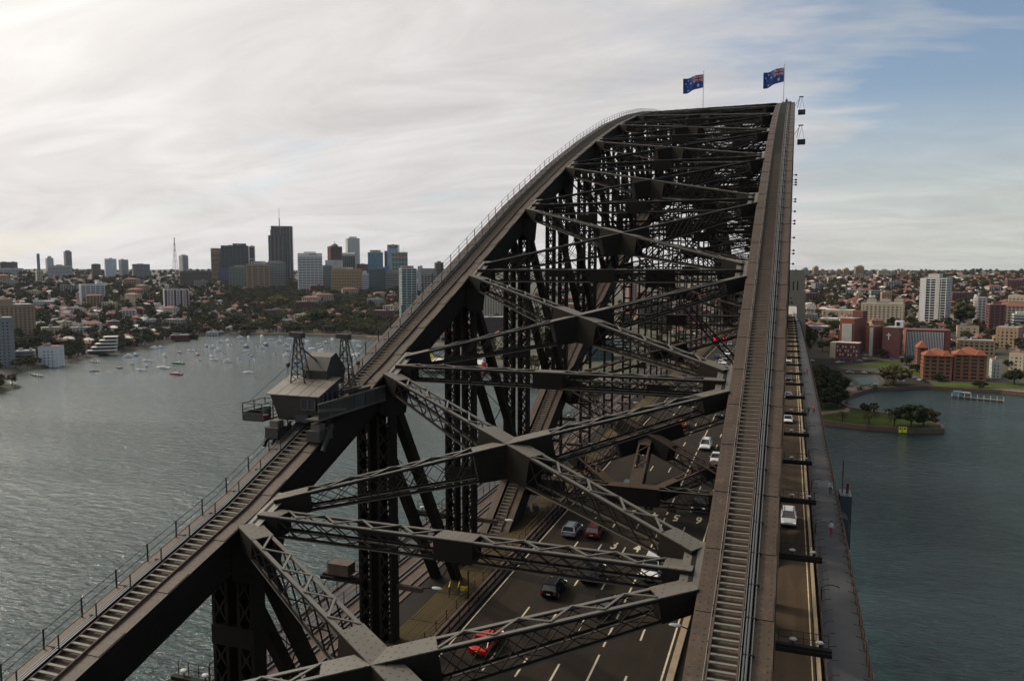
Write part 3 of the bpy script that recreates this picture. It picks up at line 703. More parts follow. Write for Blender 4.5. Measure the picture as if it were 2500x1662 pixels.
# ------------------------------------------------------------------ buildings
FOOT_ = []   # occupied footprints (x, y, r)
BASE = {(192, 256): 738, (397, 461): 757, (-60, 83): 830, (-45, 28): 898, (84, 149): 893, (27, 80): 890, (93, 147): 823, (82, 106): 810, (203, 283): 873, (411, 459): 836, (499, 531): 829, (254, 290): 808, (345, 381): 800, (190, 238): 785,
        (160, 215): 822, (45, 132): 752, (640, 700): 775, (685, 712): 796, (593, 628): 712, (1172, 1234): 775, (1182, 1240): 812, (1432, 1500): 880, (1500, 1545): 860, (1560, 1640): 800, (1650, 1712): 800, (1380, 1440): 800, (1330, 1400): 820,
        (2246, 2325): 793, (2054, 2120): 868, (2119, 2164): 870, (2160, 2210): 875, (2210, 2327): 868, (2046, 2110): 879, (2104, 2212): 788, (2085, 2108): 735, (2150, 2178): 745, (1963, 1993): 768, (1962, 1999): 789, (2018, 2092): 779,
        (2004, 2052): 798, (1967, 2028): 813, (2378, 2412): 793, (2410, 2459): 818, (2463, 2520): 763, (2474, 2530): 805, (2340, 2396): 826, (2342, 2438): 866, (2438, 2505): 850, (2426, 2456): 924, (2474, 2520): 905, (2256, 2335): 928, (2330, 2420): 930, (2242, 2272): 902,
        (2118, 2142): 782, (2151, 2176): 782, (2185, 2208): 782, }
def place(x0, x1, rt, D, depth, rot):
    if (x0, x1) in BASE:
        q = gpt((x0+x1)/2, BASE[(x0, x1)])
        if q: D = q[1]
    elif 1200 <= D < 2000: D *= 1.3
    a = at_d(x0, 700, D); b = at_d(x1, 700, D); span = np.linalg.norm((b-a)[:2]); mid = (a+b)/2
    az = math.atan2(mid[0]-CAM[0], mid[1]-CAM[1]); r = math.radians(rot)
    Wd = max(2., (span-depth*abs(math.sin(r)))/math.cos(r)); c = mid+np.array([math.sin(az), math.cos(az), 0])*depth/2
    top = at_d((x0+x1)/2, rt, D)[2]; g = gz(c[0], c[1]); g0 = gz(mid[0], mid[1])
    FOOT_.append((c[0], c[1], .6*math.hypot(Wd, depth)))
    return c, -az+r, Wd, top, min(g, g0)
def facade(t, Wd, d, z0, z1, wall, glass, fh=3.4, band=.45, bay=3.6, pier=.3, proud=.35, nobay=False, faces='flr', win=False, label=None):
    """glass core with proud floor bands and piers; local origin at building centre, front at -y"""
    MB().box((0, 0, (z0+z1)/2), (Wd-2*proud, d-2*proud, z1-z0-.4), m=glass).build('glazing', None, t)
    mb = MB(); n = max(1, int(round((z1-z0)/fh))); f = (z1-z0)/n
    for i in range(n+1):
        z = z0+i*f; h = f*band if i < n else f*band*1.3
        mb.box((0, 0, z if i < n else z-h/2+.2), (Wd, d, h), m=wall)
    if not nobay:
        for s, L, ax in ((-1, Wd, 0), (1, Wd, 0), (-1, d, 1), (1, d, 1)):
            nb = max(1, int(round(L/bay))); b = L/nb; w = b*pier
            for i in range(nb+1):
                q = -L/2+i*b; q = min(max(q, -L/2+w/2), L/2-w/2)
                if ax == 0: mb.box((q, s*(d/2-proud/2+.03), (z0+z1)/2), (w, proud+.06, z1-z0), m=wall)
                else: mb.box((s*(Wd/2-proud/2+.03), q, (z0+z1)/2), (proud+.06, w, z1-z0), m=wall)
    mb.build('wall_grid', None, t)
    if win:
        nb = max(1, int(round(Wd/bay))); b = Wd/nb; k = 0
        pane = MB().box((0, 0, 0), (b*(1-pier)-.1, .08, f*(1-band)-.1)).mesh('pane', glass)
        for i in range(n):
            for j in range(nb):
                if k >= 240: break
                k += 1; o = link('window', pane, t); o.location = (-Wd/2+(j+.5)*b, -d/2+proud-.06, z0+(i+.5)*f)
def bld(name, label, x0, x1, rt, D, depth=20, rot=0, wall=OFFW, glass=GLASS, plant=None, parapet=None, roofm=None, cat='building', sign=None, group=None, **kw):
    c, rz, Wd, top, g = place(x0, x1, rt, D, depth, rot)
    t = thing(name, label, cat, (c[0], c[1], g-3), rz, group); H = top-g+3
    if parapet: H0 = H-parapet
    else: H0 = H
    facade(t, Wd, depth, 0, H0, wall, glass, **kw)
    MB().box((0, 0, H0+.3), (Wd-.6, depth-.6, .5), m=roofm or GREYC).build('roof', None, t)
    if parapet: MB().box((0, 0, H0+parapet/2), (Wd, depth, parapet), m=wall).build('parapet', None, t)
    if not plant and not parapet:
        r_ = random.Random(int(x0*7+x1)); 
        for q in range(2): MB().box((r_.uniform(-.3, .3)*Wd, r_.uniform(-.15, .2)*depth, H+1.2), (Wd*r_.uniform(.1, .24), depth*.25, r_.uniform(1.6, 3.2)), m=GREYC).build('plant_room', None, t)
    if plant:
        w, h, off = plant; MB().box((off*Wd, 0, H+h/2), (w*Wd, depth*.5, h), m=wall).build('plant_room', None, t)
    t['h'] = H; t['w'] = Wd; t['d'] = depth; del t['h'], t['w'], t['d']
    return t, Wd, depth, H
def sign(t, txt, x, z, size, m, bg=None, d=20, bw=None, bh=None, y=None):
    y = -d/2-.5 if y is None else y
    if bg is not None: MB().box((x, y+.15, z), (bw, .3, bh), m=bg).build('sign_panel', None, t)
    me = text_mesh(txt, size, .12, bold=.02); me.materials.clear(); me.materials.append(m)
    o = link('sign_lettering', me, t); o.matrix_local = Matrix.Translation((x, y-.18, z)) @ Matrix.Rotation(math.pi/2, 4, 'X'); return o
DARKP = mat('charcoal_paint', (.03, .03, .035), .5)
G2 = 'office blocks of the skyline beyond the bay'
# --- North side skyline, left
bld('office_block', 'low long office block with red brown top at the far left of the skyline', 3, 46, 640, 3300, 30, 0, DBRICK, GLASS)
bld('office_block', 'pale striped block below the red brown block at the far left edge', -5, 60, 655, 2900, 30, 5, OFFW, GLASS, fh=5)
bld('crane_tower', 'thin blue tower under construction at far left skyline', 93, 101, 620, 3800, 14, 0, BLUEP, GLASSB, nobay=True)
t, w, d, h = bld('apartment_tower', 'pale stepped tower beside the thin blue tower', 114, 134, 630, 3600, 22, 15, OFFW, GLASSL, plant=(.5, 8, 0))
bld('apartment_tower', 'tall dark grey slab tower alone on the far left skyline', 159, 179, 614, 3500, 24, 15, GREYC, GLASS, plant=(.6, 5, 0), bay=4, pier=.4)
bld('office_block', 'wide pale office block under the slender far left towers', 118, 178, 648, 2700, 30, 0, OFFW, GLASS, fh=4)
bld('apartment_block', 'small cream block among trees left of the far towers', 88, 105, 660, 2100, 16, 10, CREAM, GLASS)
bld('apartment_block', 'white slab block with flat roof, left of the twin grey block', 257, 287, 632, 2600, 18, 8, WHITE, GLASSL, fh=3.6, band=.55)
bld('apartment_block', 'grey block with pale bands right of the white slab', 292, 316, 634, 2600, 20, 20, OFFW, GLASS)
bld('apartment_block', 'low wide grey block on the ridge left of the lattice mast', 324, 368, 645, 2500, 20, 8, GREYC, GLASS)
bld('apartment_block', 'dark low block on the ridge far left of centre', 225, 248, 645, 2700, 18, 8, BROWN, GLASS)
bld('apartment_tower', 'pale eight sided tower right of the lattice mast', 439, 462, 624, 2400, 22, 24, OFFW, GLASS, plant=(.6, 3, 0), band=.35, pier=.45)
bld('school_building', 'long low dark roofed building on the slope below the mast', 422, 482, 676, 1900, 30, 5, TAN, GLASS, roofm=DARKP, fh=5)
bld('office_block', 'wide brown low building left of the green glass block', 440, 520, 662, 2000, 30, -4, BROWN, GLASS, fh=5)
# mast
p = at_d(428, 655, 2600); zt = at_d(428, 580, 2600)[2]
t = thing('lattice_mast', 'tall red and white lattice broadcasting mast on the ridge', 'mast', (p[0], p[1], 70)); mb = MB(); n = 14; H = zt-70
for s in range(4):
    a = math.pi/4+s*math.pi/2
    for i in range(n):
        w0, w1 = 9*(1-i/n)**1.3+.8, 9*(1-(i+1)/n)**1.3+.8; a2 = a+math.pi/2
        q0 = (w0*math.cos(a), w0*math.sin(a), H*i/n); q1 = (w1*math.cos(a), w1*math.sin(a), H*(i+1)/n); q2 = (w1*math.cos(a2), w1*math.sin(a2), H*(i+1)/n)
        mm = REDP if i % 2 else OFFW; mb.beam(q0, q1, .7, .7, m=mm); mb.beam(q0, q2, .4, .4, m=mm)
mb.build('lattice', None, t)
# --- skyline, centre
t, w, d, h = bld('office_tower', 'beige tower with horizontal window bands and ACU lettering on its parapet', 517, 550, 606, 1750, 26, 0, TAN, GLASS, parapet=9, nobay=True, band=.5)
sign(t, 'ACU', 3, h-4.5, 7, DARKP, d=26); MB().box((-9, -13.4, h-4.5), (5, .3, 5.5), m=REDP).build('logo', None, t)
t, w, d, h = bld('office_tower', 'wide black stepped office block beside the beige ACU tower', 542, 609, 600, 1650, 34, 0, DGREY, GLASS, bay=9, pier=.12, fh=3.6, band=.3)
MB().box((12, 0, h+3), (w*.5, 24, 6), m=DARKP).build('plant_room', None, t); sign(t, 'nielsen', 10, h+3, 4, OFFW, y=-12.4)
MB().box((0, -3, h*.22), (w+6, 36, h*.44), m=mat('violet_glass', (.06, .065, .13), .3)).build('podium', None, t)
for i in range(3): MB().box((-w/2-1-i*2.4, 0, h*(.42-.13*i)), (4, 30, h*(.84-.26*i)), m=DGREY).build('stepped_wing', None, t)
bld('office_tower', 'slim black block framed in white, right of the stepped black block', 607, 625, 601, 1700, 30, 6, OFFW, GLASS, bay=14, pier=.12, nobay=False, fh=40, band=.06)
bld('office_block', 'green glass office block in front of the stepped black block', 560, 604, 652, 1400, 30, 0, GREYC, GLASSG, fh=3.8, band=.22, bay=6, pier=.1, plant=(.6, 4, .1))
t, w, d, h = bld('office_block', 'tan office block with long window bands and a white rooftop sign', 602, 660, 645, 1350, 30, 0, TAN, GLASS, fh=3.7, band=.5, bay=11, pier=.2)
sign(t, 'ZURICH', 1, h+3.2, 4.2, BLUEP, OFFW, 30, w*.62, 6.5); MB().cyl((-10, -15.7, h+3.2), (-10, -15.4, h+3.2), 2, 14, m=BLUEP).build('logo', None, t)
bld('office_block', 'grey glass office block with notched corner right of the tan block', 648, 697, 641, 1380, 30, 0, GREYC, GLASSG, fh=3.8, band=.3, bay=5, pier=.12, plant=(.7, 4, 0))
# tall brown tower
c, rz, w, top, g = place(664, 718, 552, 1750, 36, 0)
t = thing('office_tower', 'tallest brown office tower with fins and a white antenna', 'tower', (c[0], c[1], g-3), rz); H = top-g+3
MB().box((0, 0, H/2), (w-2, 34, H), m=BROWN).build('shaft', None, t)
mb = MB()
for i in range(15): mb.box((-w/2+i*w/14, -17.4, H/2-4 if i < 6 else H/2), (.9 if i % 3 else 1.9, 1.2, H-14 if i < 6 else H-2), m=BROWN if i % 2 else GREYC)
mb.build('fins', None, t, kind='stuff')
for i in range(5): MB().box((-w/2+11+i*4.5+22, -17.3, H/2-6), (2.4, .5, H-30), m=GLASSG if i % 2 else GLASS).build('glazing', None, t)
hl = at_d(670, 575, 1750*1.3)[2]-g+3
MB().box((-w*.30, -9, hl/2), (w*.62, 36, hl), m=BROWN).build('lower_wing', None, t)
mb = MB()
for i in range(8): mb.box((-w*.60+i*w*.62/7, -27.3, hl/2), (1.3, .8, hl-2), m=GREYC if i % 2 else GLASS)
mb.build('fins', None, t, kind='stuff')
sign(t, 'NORTHPOINT', -8, H-4.0, 4.4, OFFW, y=-17.9)
mb = MB(); za = at_d(683, 507, 1750*1.3)[2]-g+3; mb.cyl((-6, 0, H), (-6, 0, H+(za-H)*.45), 1.3, 8, m=GREYC); mb.cyl((-6, 0, H+(za-H)*.45), (-6, 0, za), .55, 6, m=OFFW); mb.build('antenna', None, t)
t, w, d, h = bld('office_tower', 'white office block with many dark window bands and red FUJITSU sign', 727, 788, 618, 1300, 30, 3, WHITE, GLASS, fh=3.35, band=.46, bay=8, pier=.08, parapet=6, plant=(.5, 3.5, 0))
sign(t, 'FUJITSU', 6, h-2.8, 4.6, REDP, d=30)
t, w, d, h = bld('office_tower', 'brown brick tower with a small domed crown', 801, 837, 602, 1800, 26, 20, DBRICK, GLASS, fh=3.6, band=.4, bay=4, pier=.35)
mb = MB(); mb.cyl((0, 0, h), (0, 0, h+6), 11, 8, m=DGREY, r1=9); mb.cyl((0, 0, h+6), (0, 0, h+10), 7, 10, m=GREYC, r1=2); mb.cyl((0, 0, h+10), (0, 0, h+17), .5, 5, m=GREYC); mb.build('dome', None, t)
bld('apartment_tower', 'tallest white apartment tower with dark balcony columns', 845, 880, 582, 1900, 26, 14, WHITE, GLASSG, fh=3.2, band=.35, bay=4.5, pier=.4, plant=(.6, 5.5, 0))
t, w, d, h = bld('office_block', 'pale stone block with pink cisco lettering on its blank gable', 795, 838, 635, 1500, 24, 0, OFFW, GLASS, parapet=16, fh=3.8)
sign(t, 'cisco', 6, h-9, 6, REDP, d=24)
mb = MB()
for i in range(9): mb.box((1.5+i*1.5, -12.6, h-3.6), (.5, .2, [1.2, 2, 3, 2, 1.2, 2, 3, 2, 1.2][i]), m=REDP)
mb.build('logo', None, t)
t, w, d, h = bld('office_block', 'rounded grey and glass office block behind the cisco block', 836, 868, 622, 1520, 26, 0, GREYC, GLASS, fh=60, band=.04, bay=5, pier=.14)
mb = MB(); mb.cyl((-w/2, 0, h-6), (w/2, 0, h-6), 12, 12, m=GREYC); mb.build('vaulted_roof', None, t)
bld('office_block', 'dark banded glass block between the white and the yellow block', 788, 812, 648, 1330, 22, 0, GREYC, GLASSG, fh=3.6, band=.4, nobay=True)
t, w, d, h = bld('office_block', 'wide yellow tan block with a fine window grid', 809, 883, 657, 1250, 24, 0, mat('yellow_tan_render', (.46, .31, .15), .8), GLASS, fh=3.1, band=.42, bay=3.4, pier=.22)
MB().box((w*.05, 2, h+2), (w*.35, 12, 4), m=OFFW).build('plant_room', None, t)
bld('office_block', 'red brown wide block on the ridge behind the yellow tan block', 872, 905, 645, 1900, 22, 0, DBRICK, GLASS, fh=4)
t, w, d, h = bld('office_tower', 'bright blue glass tower with AAMI sign', 899, 936, 616, 1600, 28, 0, BLUEP, GLASSB, fh=30, band=.03, bay=17, pier=.05, parapet=.5)
sign(t, 'AAMI', 0, h+2.5, 6.4, REDP, OFFW, 28, w*.72, 7)
t, w, d, h = bld('office_tower', 'pale blue tower with a dark brown sign box on top', 946, 977, 598, 1750, 26, -12, GLASSL, GLASSL, fh=30, band=.03, nobay=True)
sign(t, 'nbc', 2, h-4, 7, OFFW, BROWN, 26, w*.8, 9); MB().box((-w/2-4, 0, h*.42), (9, 20, h*.84), m=DGREY).build('lower_wing', None, t)
t, w, d, h = bld('office_block', 'pale green framed office block with red arches near its top', 957, 996, 616, 1450, 26, 0, mat('pale_green_cladding', (.30, .38, .30), .6), GLASSG, fh=12, band=.14, bay=8, pier=.12)
for i in range(4): MB().box((-7+i*4.6, -13.4, h-9), (2.2, .4, 6), m=REDP).build('arch_panel', None, t)
MB().cyl((9, 0, h), (9, 0, h+14), .3, 5, m=GREYC).build('antenna', None, t)
t, w, d, h = bld('office_block', 'dark green glass block below the blue PAGE sign', 902, 941, 657, 1280, 26, 0, DGREY, GLASSG, fh=3.6, band=.2, bay=3.6, pier=.15)
sign(t, 'PAGE PAGE', 10, h+2.6, 4, OFFW, BLUEP, 26, w*.82, 4.6)
t, w, d, h = bld('office_block', 'grey banded block between the dark green and the white framed block', 942, 976, 659, 1280, 24, 0, GREYC, GLASS, fh=3.6, band=.5, nobay=True, parapet=4)
sign(t, 'GCA', -6, h-2, 3, DARKP, d=24)
bld('office_block', 'narrow blue and white banded block right of the yellow block', 884, 901, 668, 1240, 18, 0, OFFW, GLASSB, fh=3.8, band=.45, nobay=True, plant=(.6, 6, -.1))
t, w, d, h = bld('office_block', 'glass apartment block with white frame and balconies beside the bridge chord', 974, 1018, 656, 1000, 20, 10, WHITE, GLASSG, fh=3.1, band=.16, bay=6.5, pier=.08, win=True)
sign(t, 'SHARP', -3, h+2, 3.6, REDP, OFFW, 20, w*.9, 3.6)
bld('office_block', 'grey concrete block with white top band just left of the chord', 1028, 1066, 655, 1150, 24, 0, GREYC, GLASS, fh=3.5, band=.5, bay=4.5, pier=.25, parapet=7)
bld('apartment_tower', 'small dark twin tower on the skyline next to the chord', 1061, 1083, 641, 1700, 20, 14, BROWN, GLASS, fh=3.2, plant=(.4, 4, 0))
bld('office_block', 'narrow white block behind the white framed block', 1020, 1032, 650, 1250, 20, 0, OFFW, GLASSL)
# --- left shore
bld('apartment_block', 'white slab block with seven rows of balconies on the slope left', 192, 256, 694, 1250, 16, 12, WHITE, GLASS, fh=3.4, band=.42, bay=7, pier=.1, plant=(.25, 5, .3))
t, w, d, h = bld('apartment_block', 'red brick and white balcony block standing above the bay', 397, 461, 707, 1150, 16, 6, WHITE, DBRICK, fh=3.0, band=.38, bay=5, pier=.16)
for q in (-.42, -.06, .18, .42): MB().box((q*w, -8.3, h/2), (2.4, .6, h-1), m=DBRICK).build('brick_pier', None, t)
bld('apartment_tower', 'tall tan brick tower at the left edge', -60, 83, 745, 700, 24, 12, TAN, DBRICK, fh=2.9, band=.5, bay=4.2, pier=.5, plant=(.3, 7, -.05), win=True)
bld('apartment_tower', 'grey concrete tower cut by the left edge, in front of the tan tower', -45, 28, 777, 560, 16, 10, GREYC, GLASS, fh=2.9, band=.58, bay=3.4, pier=.66, win=True)
t, w, d, h = bld('apartment_block', 'white five storey block at the water on the left', 84, 149, 847, 612, 14, -22, WHITE, GLASS, fh=2.9, band=.58, bay=3.6, pier=.64, roofm=TILER, win=True)
bld('apartment_block', 'low curved grey balcony block left of the white waterfront block', 27, 80, 858, 640, 14, -8, GREYC, GLASS, fh=3.1, band=.42, nobay=True)
bld('apartment_block', 'cream flat roofed block right of the tan tower', 93, 147, 800, 780, 14, 6, CREAM, GLASS, fh=3, band=.5, bay=4, pier=.5, win=True)
bld('apartment_block', 'small cream block beside the tan tower', 82, 106, 788, 800, 14, 6, CREAM, GLASS, fh=3, band=.5, bay=4, pier=.5)
# terraced block
c, rz, w, top, g = place(203, 283, 836, 760, 26, -8)
t = thing('terraced_apartments', 'stepped concrete terrace block above the boat moorings', 'building', (c[0], c[1], 2.5), rz)
for i in range(5):
    MB().box((i*1.6, i*4.0, 2+i*3.2), (w-i*3.5, 12, 2.6), m=GREYC).build('storey', None, t)
    MB().box((i*1.6, i*4.0-2.6, 3.2+i*3.2), (w-i*3.5+1.4, 13, .7), m=OFFW).build('balcony', None, t)
    MB().box((i*1.6, i*4.0-6.1, 1.9+i*3.2), (w-i*3.5-2, .3, 1.5), m=GLASS).build('window', None, t)
bld('boat_shed', 'dark red boat shed at the water line', 411, 459, 819, 880, 12, 4, DBRICK, GLASS, fh=5, roofm=TILEG, cat='shed')
bld('terraced_house', 'pale grey stepped house right of the red boat shed', 499, 531, 811, 895, 12, -10, OFFW, GLASS, fh=3)
bld('apartment_block', 'red brick block among trees above the moorings', 254, 290, 785, 950, 12, 10, DBRICK, GLASS, fh=3, band=.5, win=True)
bld('apartment_block', 'white flat block right of the red brick block', 345, 381, 780, 960, 12, 10, OFFW, GLASS, fh=3, band=.45)
bld('terrace_row', 'row of cream gabled terraces half way up the slope', 190, 238, 768, 1000, 12, 0, CREAM, GLASS, fh=3.2)
bld('apartment_block', 'low block with green roof and white walls near the shore', 160, 215, 800, 870, 12, 5, OFFW, GLASS, fh=3, roofm=mat('green_roof', (.18, .25, .2), .8))
bld('school_building', 'long white roofed hall on the slope left', 45, 132, 736, 1250, 22, 4, OFFW, GLASS, fh=5, roofm=OFFW)
bld('apartment_block', 'brown block with red roof between trees below the office towers', 640, 700, 757, 1000, 12, -4, BROWN, GLASS, fh=3, roofm=TILER)
bld('villa', 'white house with green roof above the head of the bay', 685, 712, 780, 940, 10, 5, WHITE, GLASS, fh=3, roofm=TILEG, cat='house')
bld('villa', 'cream villa with red roof below the tan office block', 593, 628, 700, 1200, 12, 4, CREAM, GLASS, fh=3.4, roofm=TILER, cat='house')
# --- under the bridge
bld('apartment_block', 'cream block with green windows seen through the truss', 1172, 1234, 712, 900, 18, 8, CREAM, GLASSG, fh=3, band=.45, bay=4, pier=.4)
bld('car_park', 'dark car park deck seen through the truss', 1182, 1240, 775, 800, 20, 0, BROWN, GLASS, fh=3, band=.3, nobay=True)
bld('apartment_block', 'pink brown block seen between the trusses', 1530, 1556, 690, 1100, 18, 8, mat('pink_brick', (.33, .2, .16), .8), GLASS, fh=3)
bld('office_block', 'dark glass block seen through the truss beside the tracks', 1432, 1500, 826, 680, 22, 0, DGREY, GLASSG, fh=3.4, band=.15, bay=4, pier=.1)
bld('apartment_block', 'pale banded block seen low through the truss', 1500, 1545, 800, 700, 18, 0, OFFW, GLASSG, fh=3.1, band=.35, nobay=True)
bld('apartment_block', 'brown block behind the far portal', 1560, 1640, 735, 900, 20, 6, BROWN, GLASS, fh=3.1)
bld('apartment_block', 'red brown block behind the far portal, right one', 1650, 1712, 742, 850, 20, -6, DBRICK, GLASS, fh=3.1)
bld('apartment_block', 'beige block left of the approach, behind the trusses', 1380, 1440, 742, 880, 20, 6, TAN, GLASS, fh=3.1)
bld('apartment_block', 'dark grey block low behind the left truss', 1330, 1400, 770, 800, 20, 6, DGREY, GLASS, fh=3.1)
# --- right side
t, w, d, h = bld('apartment_tower', 'tall white apartment tower with dark balconies on the right shore', 2246, 2325, 680, 800, 24, -14, WHITE, GLASS, fh=3.0, band=.24, bay=5.6, pier=.12, win=True)
MB().box((-1, 0, h+2.6), (w*.42, 14, 5.5), m=OFFW).build('plant_room', None, t); MB().box((-w*.36, -12.3, h/2), (w*.20, .9, h), m=WHITE).build('blank_panel', None, t); MB().box((w*.18, -12.2, h/2), (w*.14, .9, h), m=OFFW).build('blank_panel', None, t)
def fins(t, x0, x1, y, z0, z1, n, m=WHITE):
    b = MB().box((0, 0, 0), ((x1-x0)/n*.42, .7, z1-z0)).mesh('fin', m)
    for i in range(n): o = link('fin', b, t); o.location = (x0+(i+.5)*(x1-x0)/n, y, (z0+z1)/2)
c, rz, w, top, g = place(2054, 2120, 778, 640, 26, -24)
t = thing('hospital_block', 'red brick hospital block with a panel of tall white fins, left one', 'building', (c[0], c[1], g-3), rz); H = top-g+3
MB().box((0, 0, H/2), (w, 26, H), m=BRICK).build('wall', None, t); MB().box((1, -13.1, H*.5), (w*.66, .4, H*.74), m=GLASSG).build('glazing', None, t); fins(t, -w*.32, w*.37, -13.5, H*.13, H*.87, 13)
MB().box((0, 0, H+.2), (w-.8, 25, .4), m=GREYC).build('roof', None, t); MB().box((w*.25, 6, H+3.5), (10, 9, 7), m=DBRICK).build('lift_tower', None, t)
c, rz, w, top, g = place(2119, 2164, 797, 620, 20, -26)
t = thing('hospital_block', 'red brick hospital block with a short fin panel at its corner, middle one', 'building', (c[0], c[1], g-3), rz); H = top-g+3
MB().box((0, 0, H/2), (w, 20, H), m=BRICK).build('wall', None, t); MB().box((w*.22, -10.1, H*.52), (w*.46, .4, H*.86), m=GLASSG).build('glazing', None, t); fins(t, w*.0, w*.45, -10.4, H*.1, H*.95, 7)
c, rz, w, top, g = place(2160, 2210, 800, 615, 18, -8)
t = thing('hospital_block', 'dark brick hospital block bearing a white cross', 'building', (c[0], c[1], g-3), rz); H = top-g+3
MB().box((0, 0, H/2), (w, 18, H), m=DBRICK).build('wall', None, t); mb = MB(); mb.box((-w*.14, -9.15, H*.74), (.8, .3, 6.4), m=WHITE); mb.box((-w*.14, -9.2, H*.74+1.2), (3.8, .35, .8), m=WHITE); mb.build('cross', None, t)
MB().box((w*.15, 0, H+.2), (w*.95, 17, .5), m=GREYC).build('roof', None, t); MB().box((w*.34, 3, H+3), (7, 8, 6), m=WHITE).build('plant_room', None, t); MB().box((w*.3, -1.2, H+3), (2.8, .3, 3.4), m=GLASS).build('window', None, t)
c, rz, w, top, g = place(2210, 2327, 807, 640, 20, 8)
t = thing('hospital_wing', 'long hospital wing with rows of white fins and a brick end', 'building', (c[0], c[1], g-3), rz); H = top-g+3
MB().box((0, 0, H/2), (w, 20, H), m=BRICK).build('wall', None, t); MB().box((-w*.06, -10.1, H*.52), (w*.86, .4, H*.86), m=GLASS).build('glazing', None, t); fins(t, -w*.49, w*.36, -10.5, H*.1, H*.95, 24); MB().box((0, 0, H+.3), (w+.5, 20.5, .6), m=DBRICK).build('roof', None, t)
c, rz, w, top, g = place(2046, 2110, 838, 600, 14, -10)
t = thing('brick_flats', 'low dark red brick block with cream gable in front of the hospital', 'building', (c[0], c[1], g-3), rz); H = top-g+3
MB().box((0, 0, H/2), (w, 14, H), m=DBRICK).build('wall', None, t); MB().box((-w/2-2.5, 0, H/2), (5, 14, H+.3), m=CREAM).build('gable', None, t); MB().box((0, 0, H+.2), (w, 14.6, .5), m=CREAM).build('roof', None, t)
for i in range(8):
    for j in range(3): MB().box((-w/2+1.6+i*(w-2.4)/7.4, -7.05, H*.42+j*H*.2), (1.1, .2, 1.5), m=OFFW if (i+j) % 3 else GLASS).build('window', None, t)
bld('apartment_block', 'long cream flats with vertical bays behind the hospital', 2104, 2212, 741, 850, 16, -6, CREAM, GLASS, fh=3.0, band=.5, bay=4.6, pier=.52, win=True)
for i, (a, b) in enumerate(((2118, 2142), (2151, 2176), (2185, 2208))):
    bld('roof_tower', 'cream stair tower rising behind the long cream flats, %s' % ['left', 'middle', 'right'][i], a, b, 731, 868, 8, -6, CREAM, GLASS, fh=4, band=.6, bay=4, pier=.7, group='stair towers of the cream flats')
bld('apartment_block', 'small yellow tower block in front of the red roofs', 2085, 2108, 716, 1150, 16, 14, CREAM, GLASS, fh=3, plant=(.4, 4, 0))
bld('apartment_block', 'olive block rising behind the cream flats', 2150, 2178, 714, 1050, 14, 10, TAN, GLASS, fh=3, plant=(.4, 3, 0))
bld('apartment_block', 'white house block with an arch beside the granite tower', 1963, 1993, 746, 820, 14, 6, WHITE, GLASSL, fh=3.2, band=.4, bay=4, pier=.25)
bld('apartment_block', 'grey terrace with many small windows beside the granite tower', 1962, 1999, 767, 760, 14, 4, GREYC, GLASS, fh=3, band=.4, bay=3, pier=.3, roofm=TILEG)
bld('apartment_block', 'cream flats with flat white roof right of the white arch house', 2018, 2092, 757, 800, 14, -8, CREAM, GLASS, fh=3, band=.55, bay=6, pier=.6, roofm=WHITE)
bld('hall', 'round ended cream hall with pale roof', 2004, 2052, 778, 740, 16, -6, CREAM, GLASS, fh=4, roofm=WHITE)
bld('station_canopy', 'long flat pale canopy building next to the granite tower', 1967, 2028, 797, 680, 14, -4, GREYC, GLASS, fh=5, roofm=OFFW)
bld('apartment_tower', 'brown and white balcony tower right of the dark fir', 2378, 2412, 726, 880, 16, 16, OFFW, DBRICK, fh=3, band=.4, bay=5, pier=.3, plant=(.3, 3, -.4))
bld('apartment_tower', 'red brick balcony tower right of the brown and white tower', 2410, 2459, 744, 800, 16, 12, DBRICK, GLASS, fh=3, band=.3, bay=5, pier=.25, plant=(.5, 3, 0))
bld('apartment_block', 'cream tower with blank yellow gable near the right edge', 2463, 2520, 722, 1000, 16, -14, CREAM, GLASS, fh=3, band=.45, bay=5, pier=.2)
bld('apartment_block', 'white stepped balcony block at the right edge', 2474, 2530, 768, 800, 16, 8, OFFW, GLASSG, fh=3.1, band=.35, nobay=True, plant=(.5, 3, -.1))
bld('villa', 'cream two storey mansion with chimneys', 2340, 2396, 797, 700, 12, 4, CREAM, GLASS, fh=4, band=.45, bay=6, pier=.45, roofm=TILER, cat='house')
bld('apartment_block', 'grey brown block with square windows behind the orange roofs', 2342, 2438, 832, 660, 14, 8, TAN, GLASS, fh=3.2, band=.42, bay=4, pier=.36, win=True)
bld('apartment_block', 'beige block with pale windows near the right edge', 2438, 2505, 800, 700, 16, -14, TAN, GLASS, fh=3.1, band=.5, bay=4, pier=.5)
bld('townhouse', 'white narrow townhouse right of the orange roofed flats', 2426, 2456, 880, 590, 14, 8, OFFW, GLASS, fh=3.1, band=.5, bay=4, pier=.5, roofm=TILER, win=True, cat='house')
bld('townhouse', 'cream house with red roof at the right edge above the wharf', 2474, 2520, 862, 610, 14, -12, CREAM, GLASS, fh=3.1, band=.55, bay=4, pier=.5, roofm=TILER, win=True, cat='house')
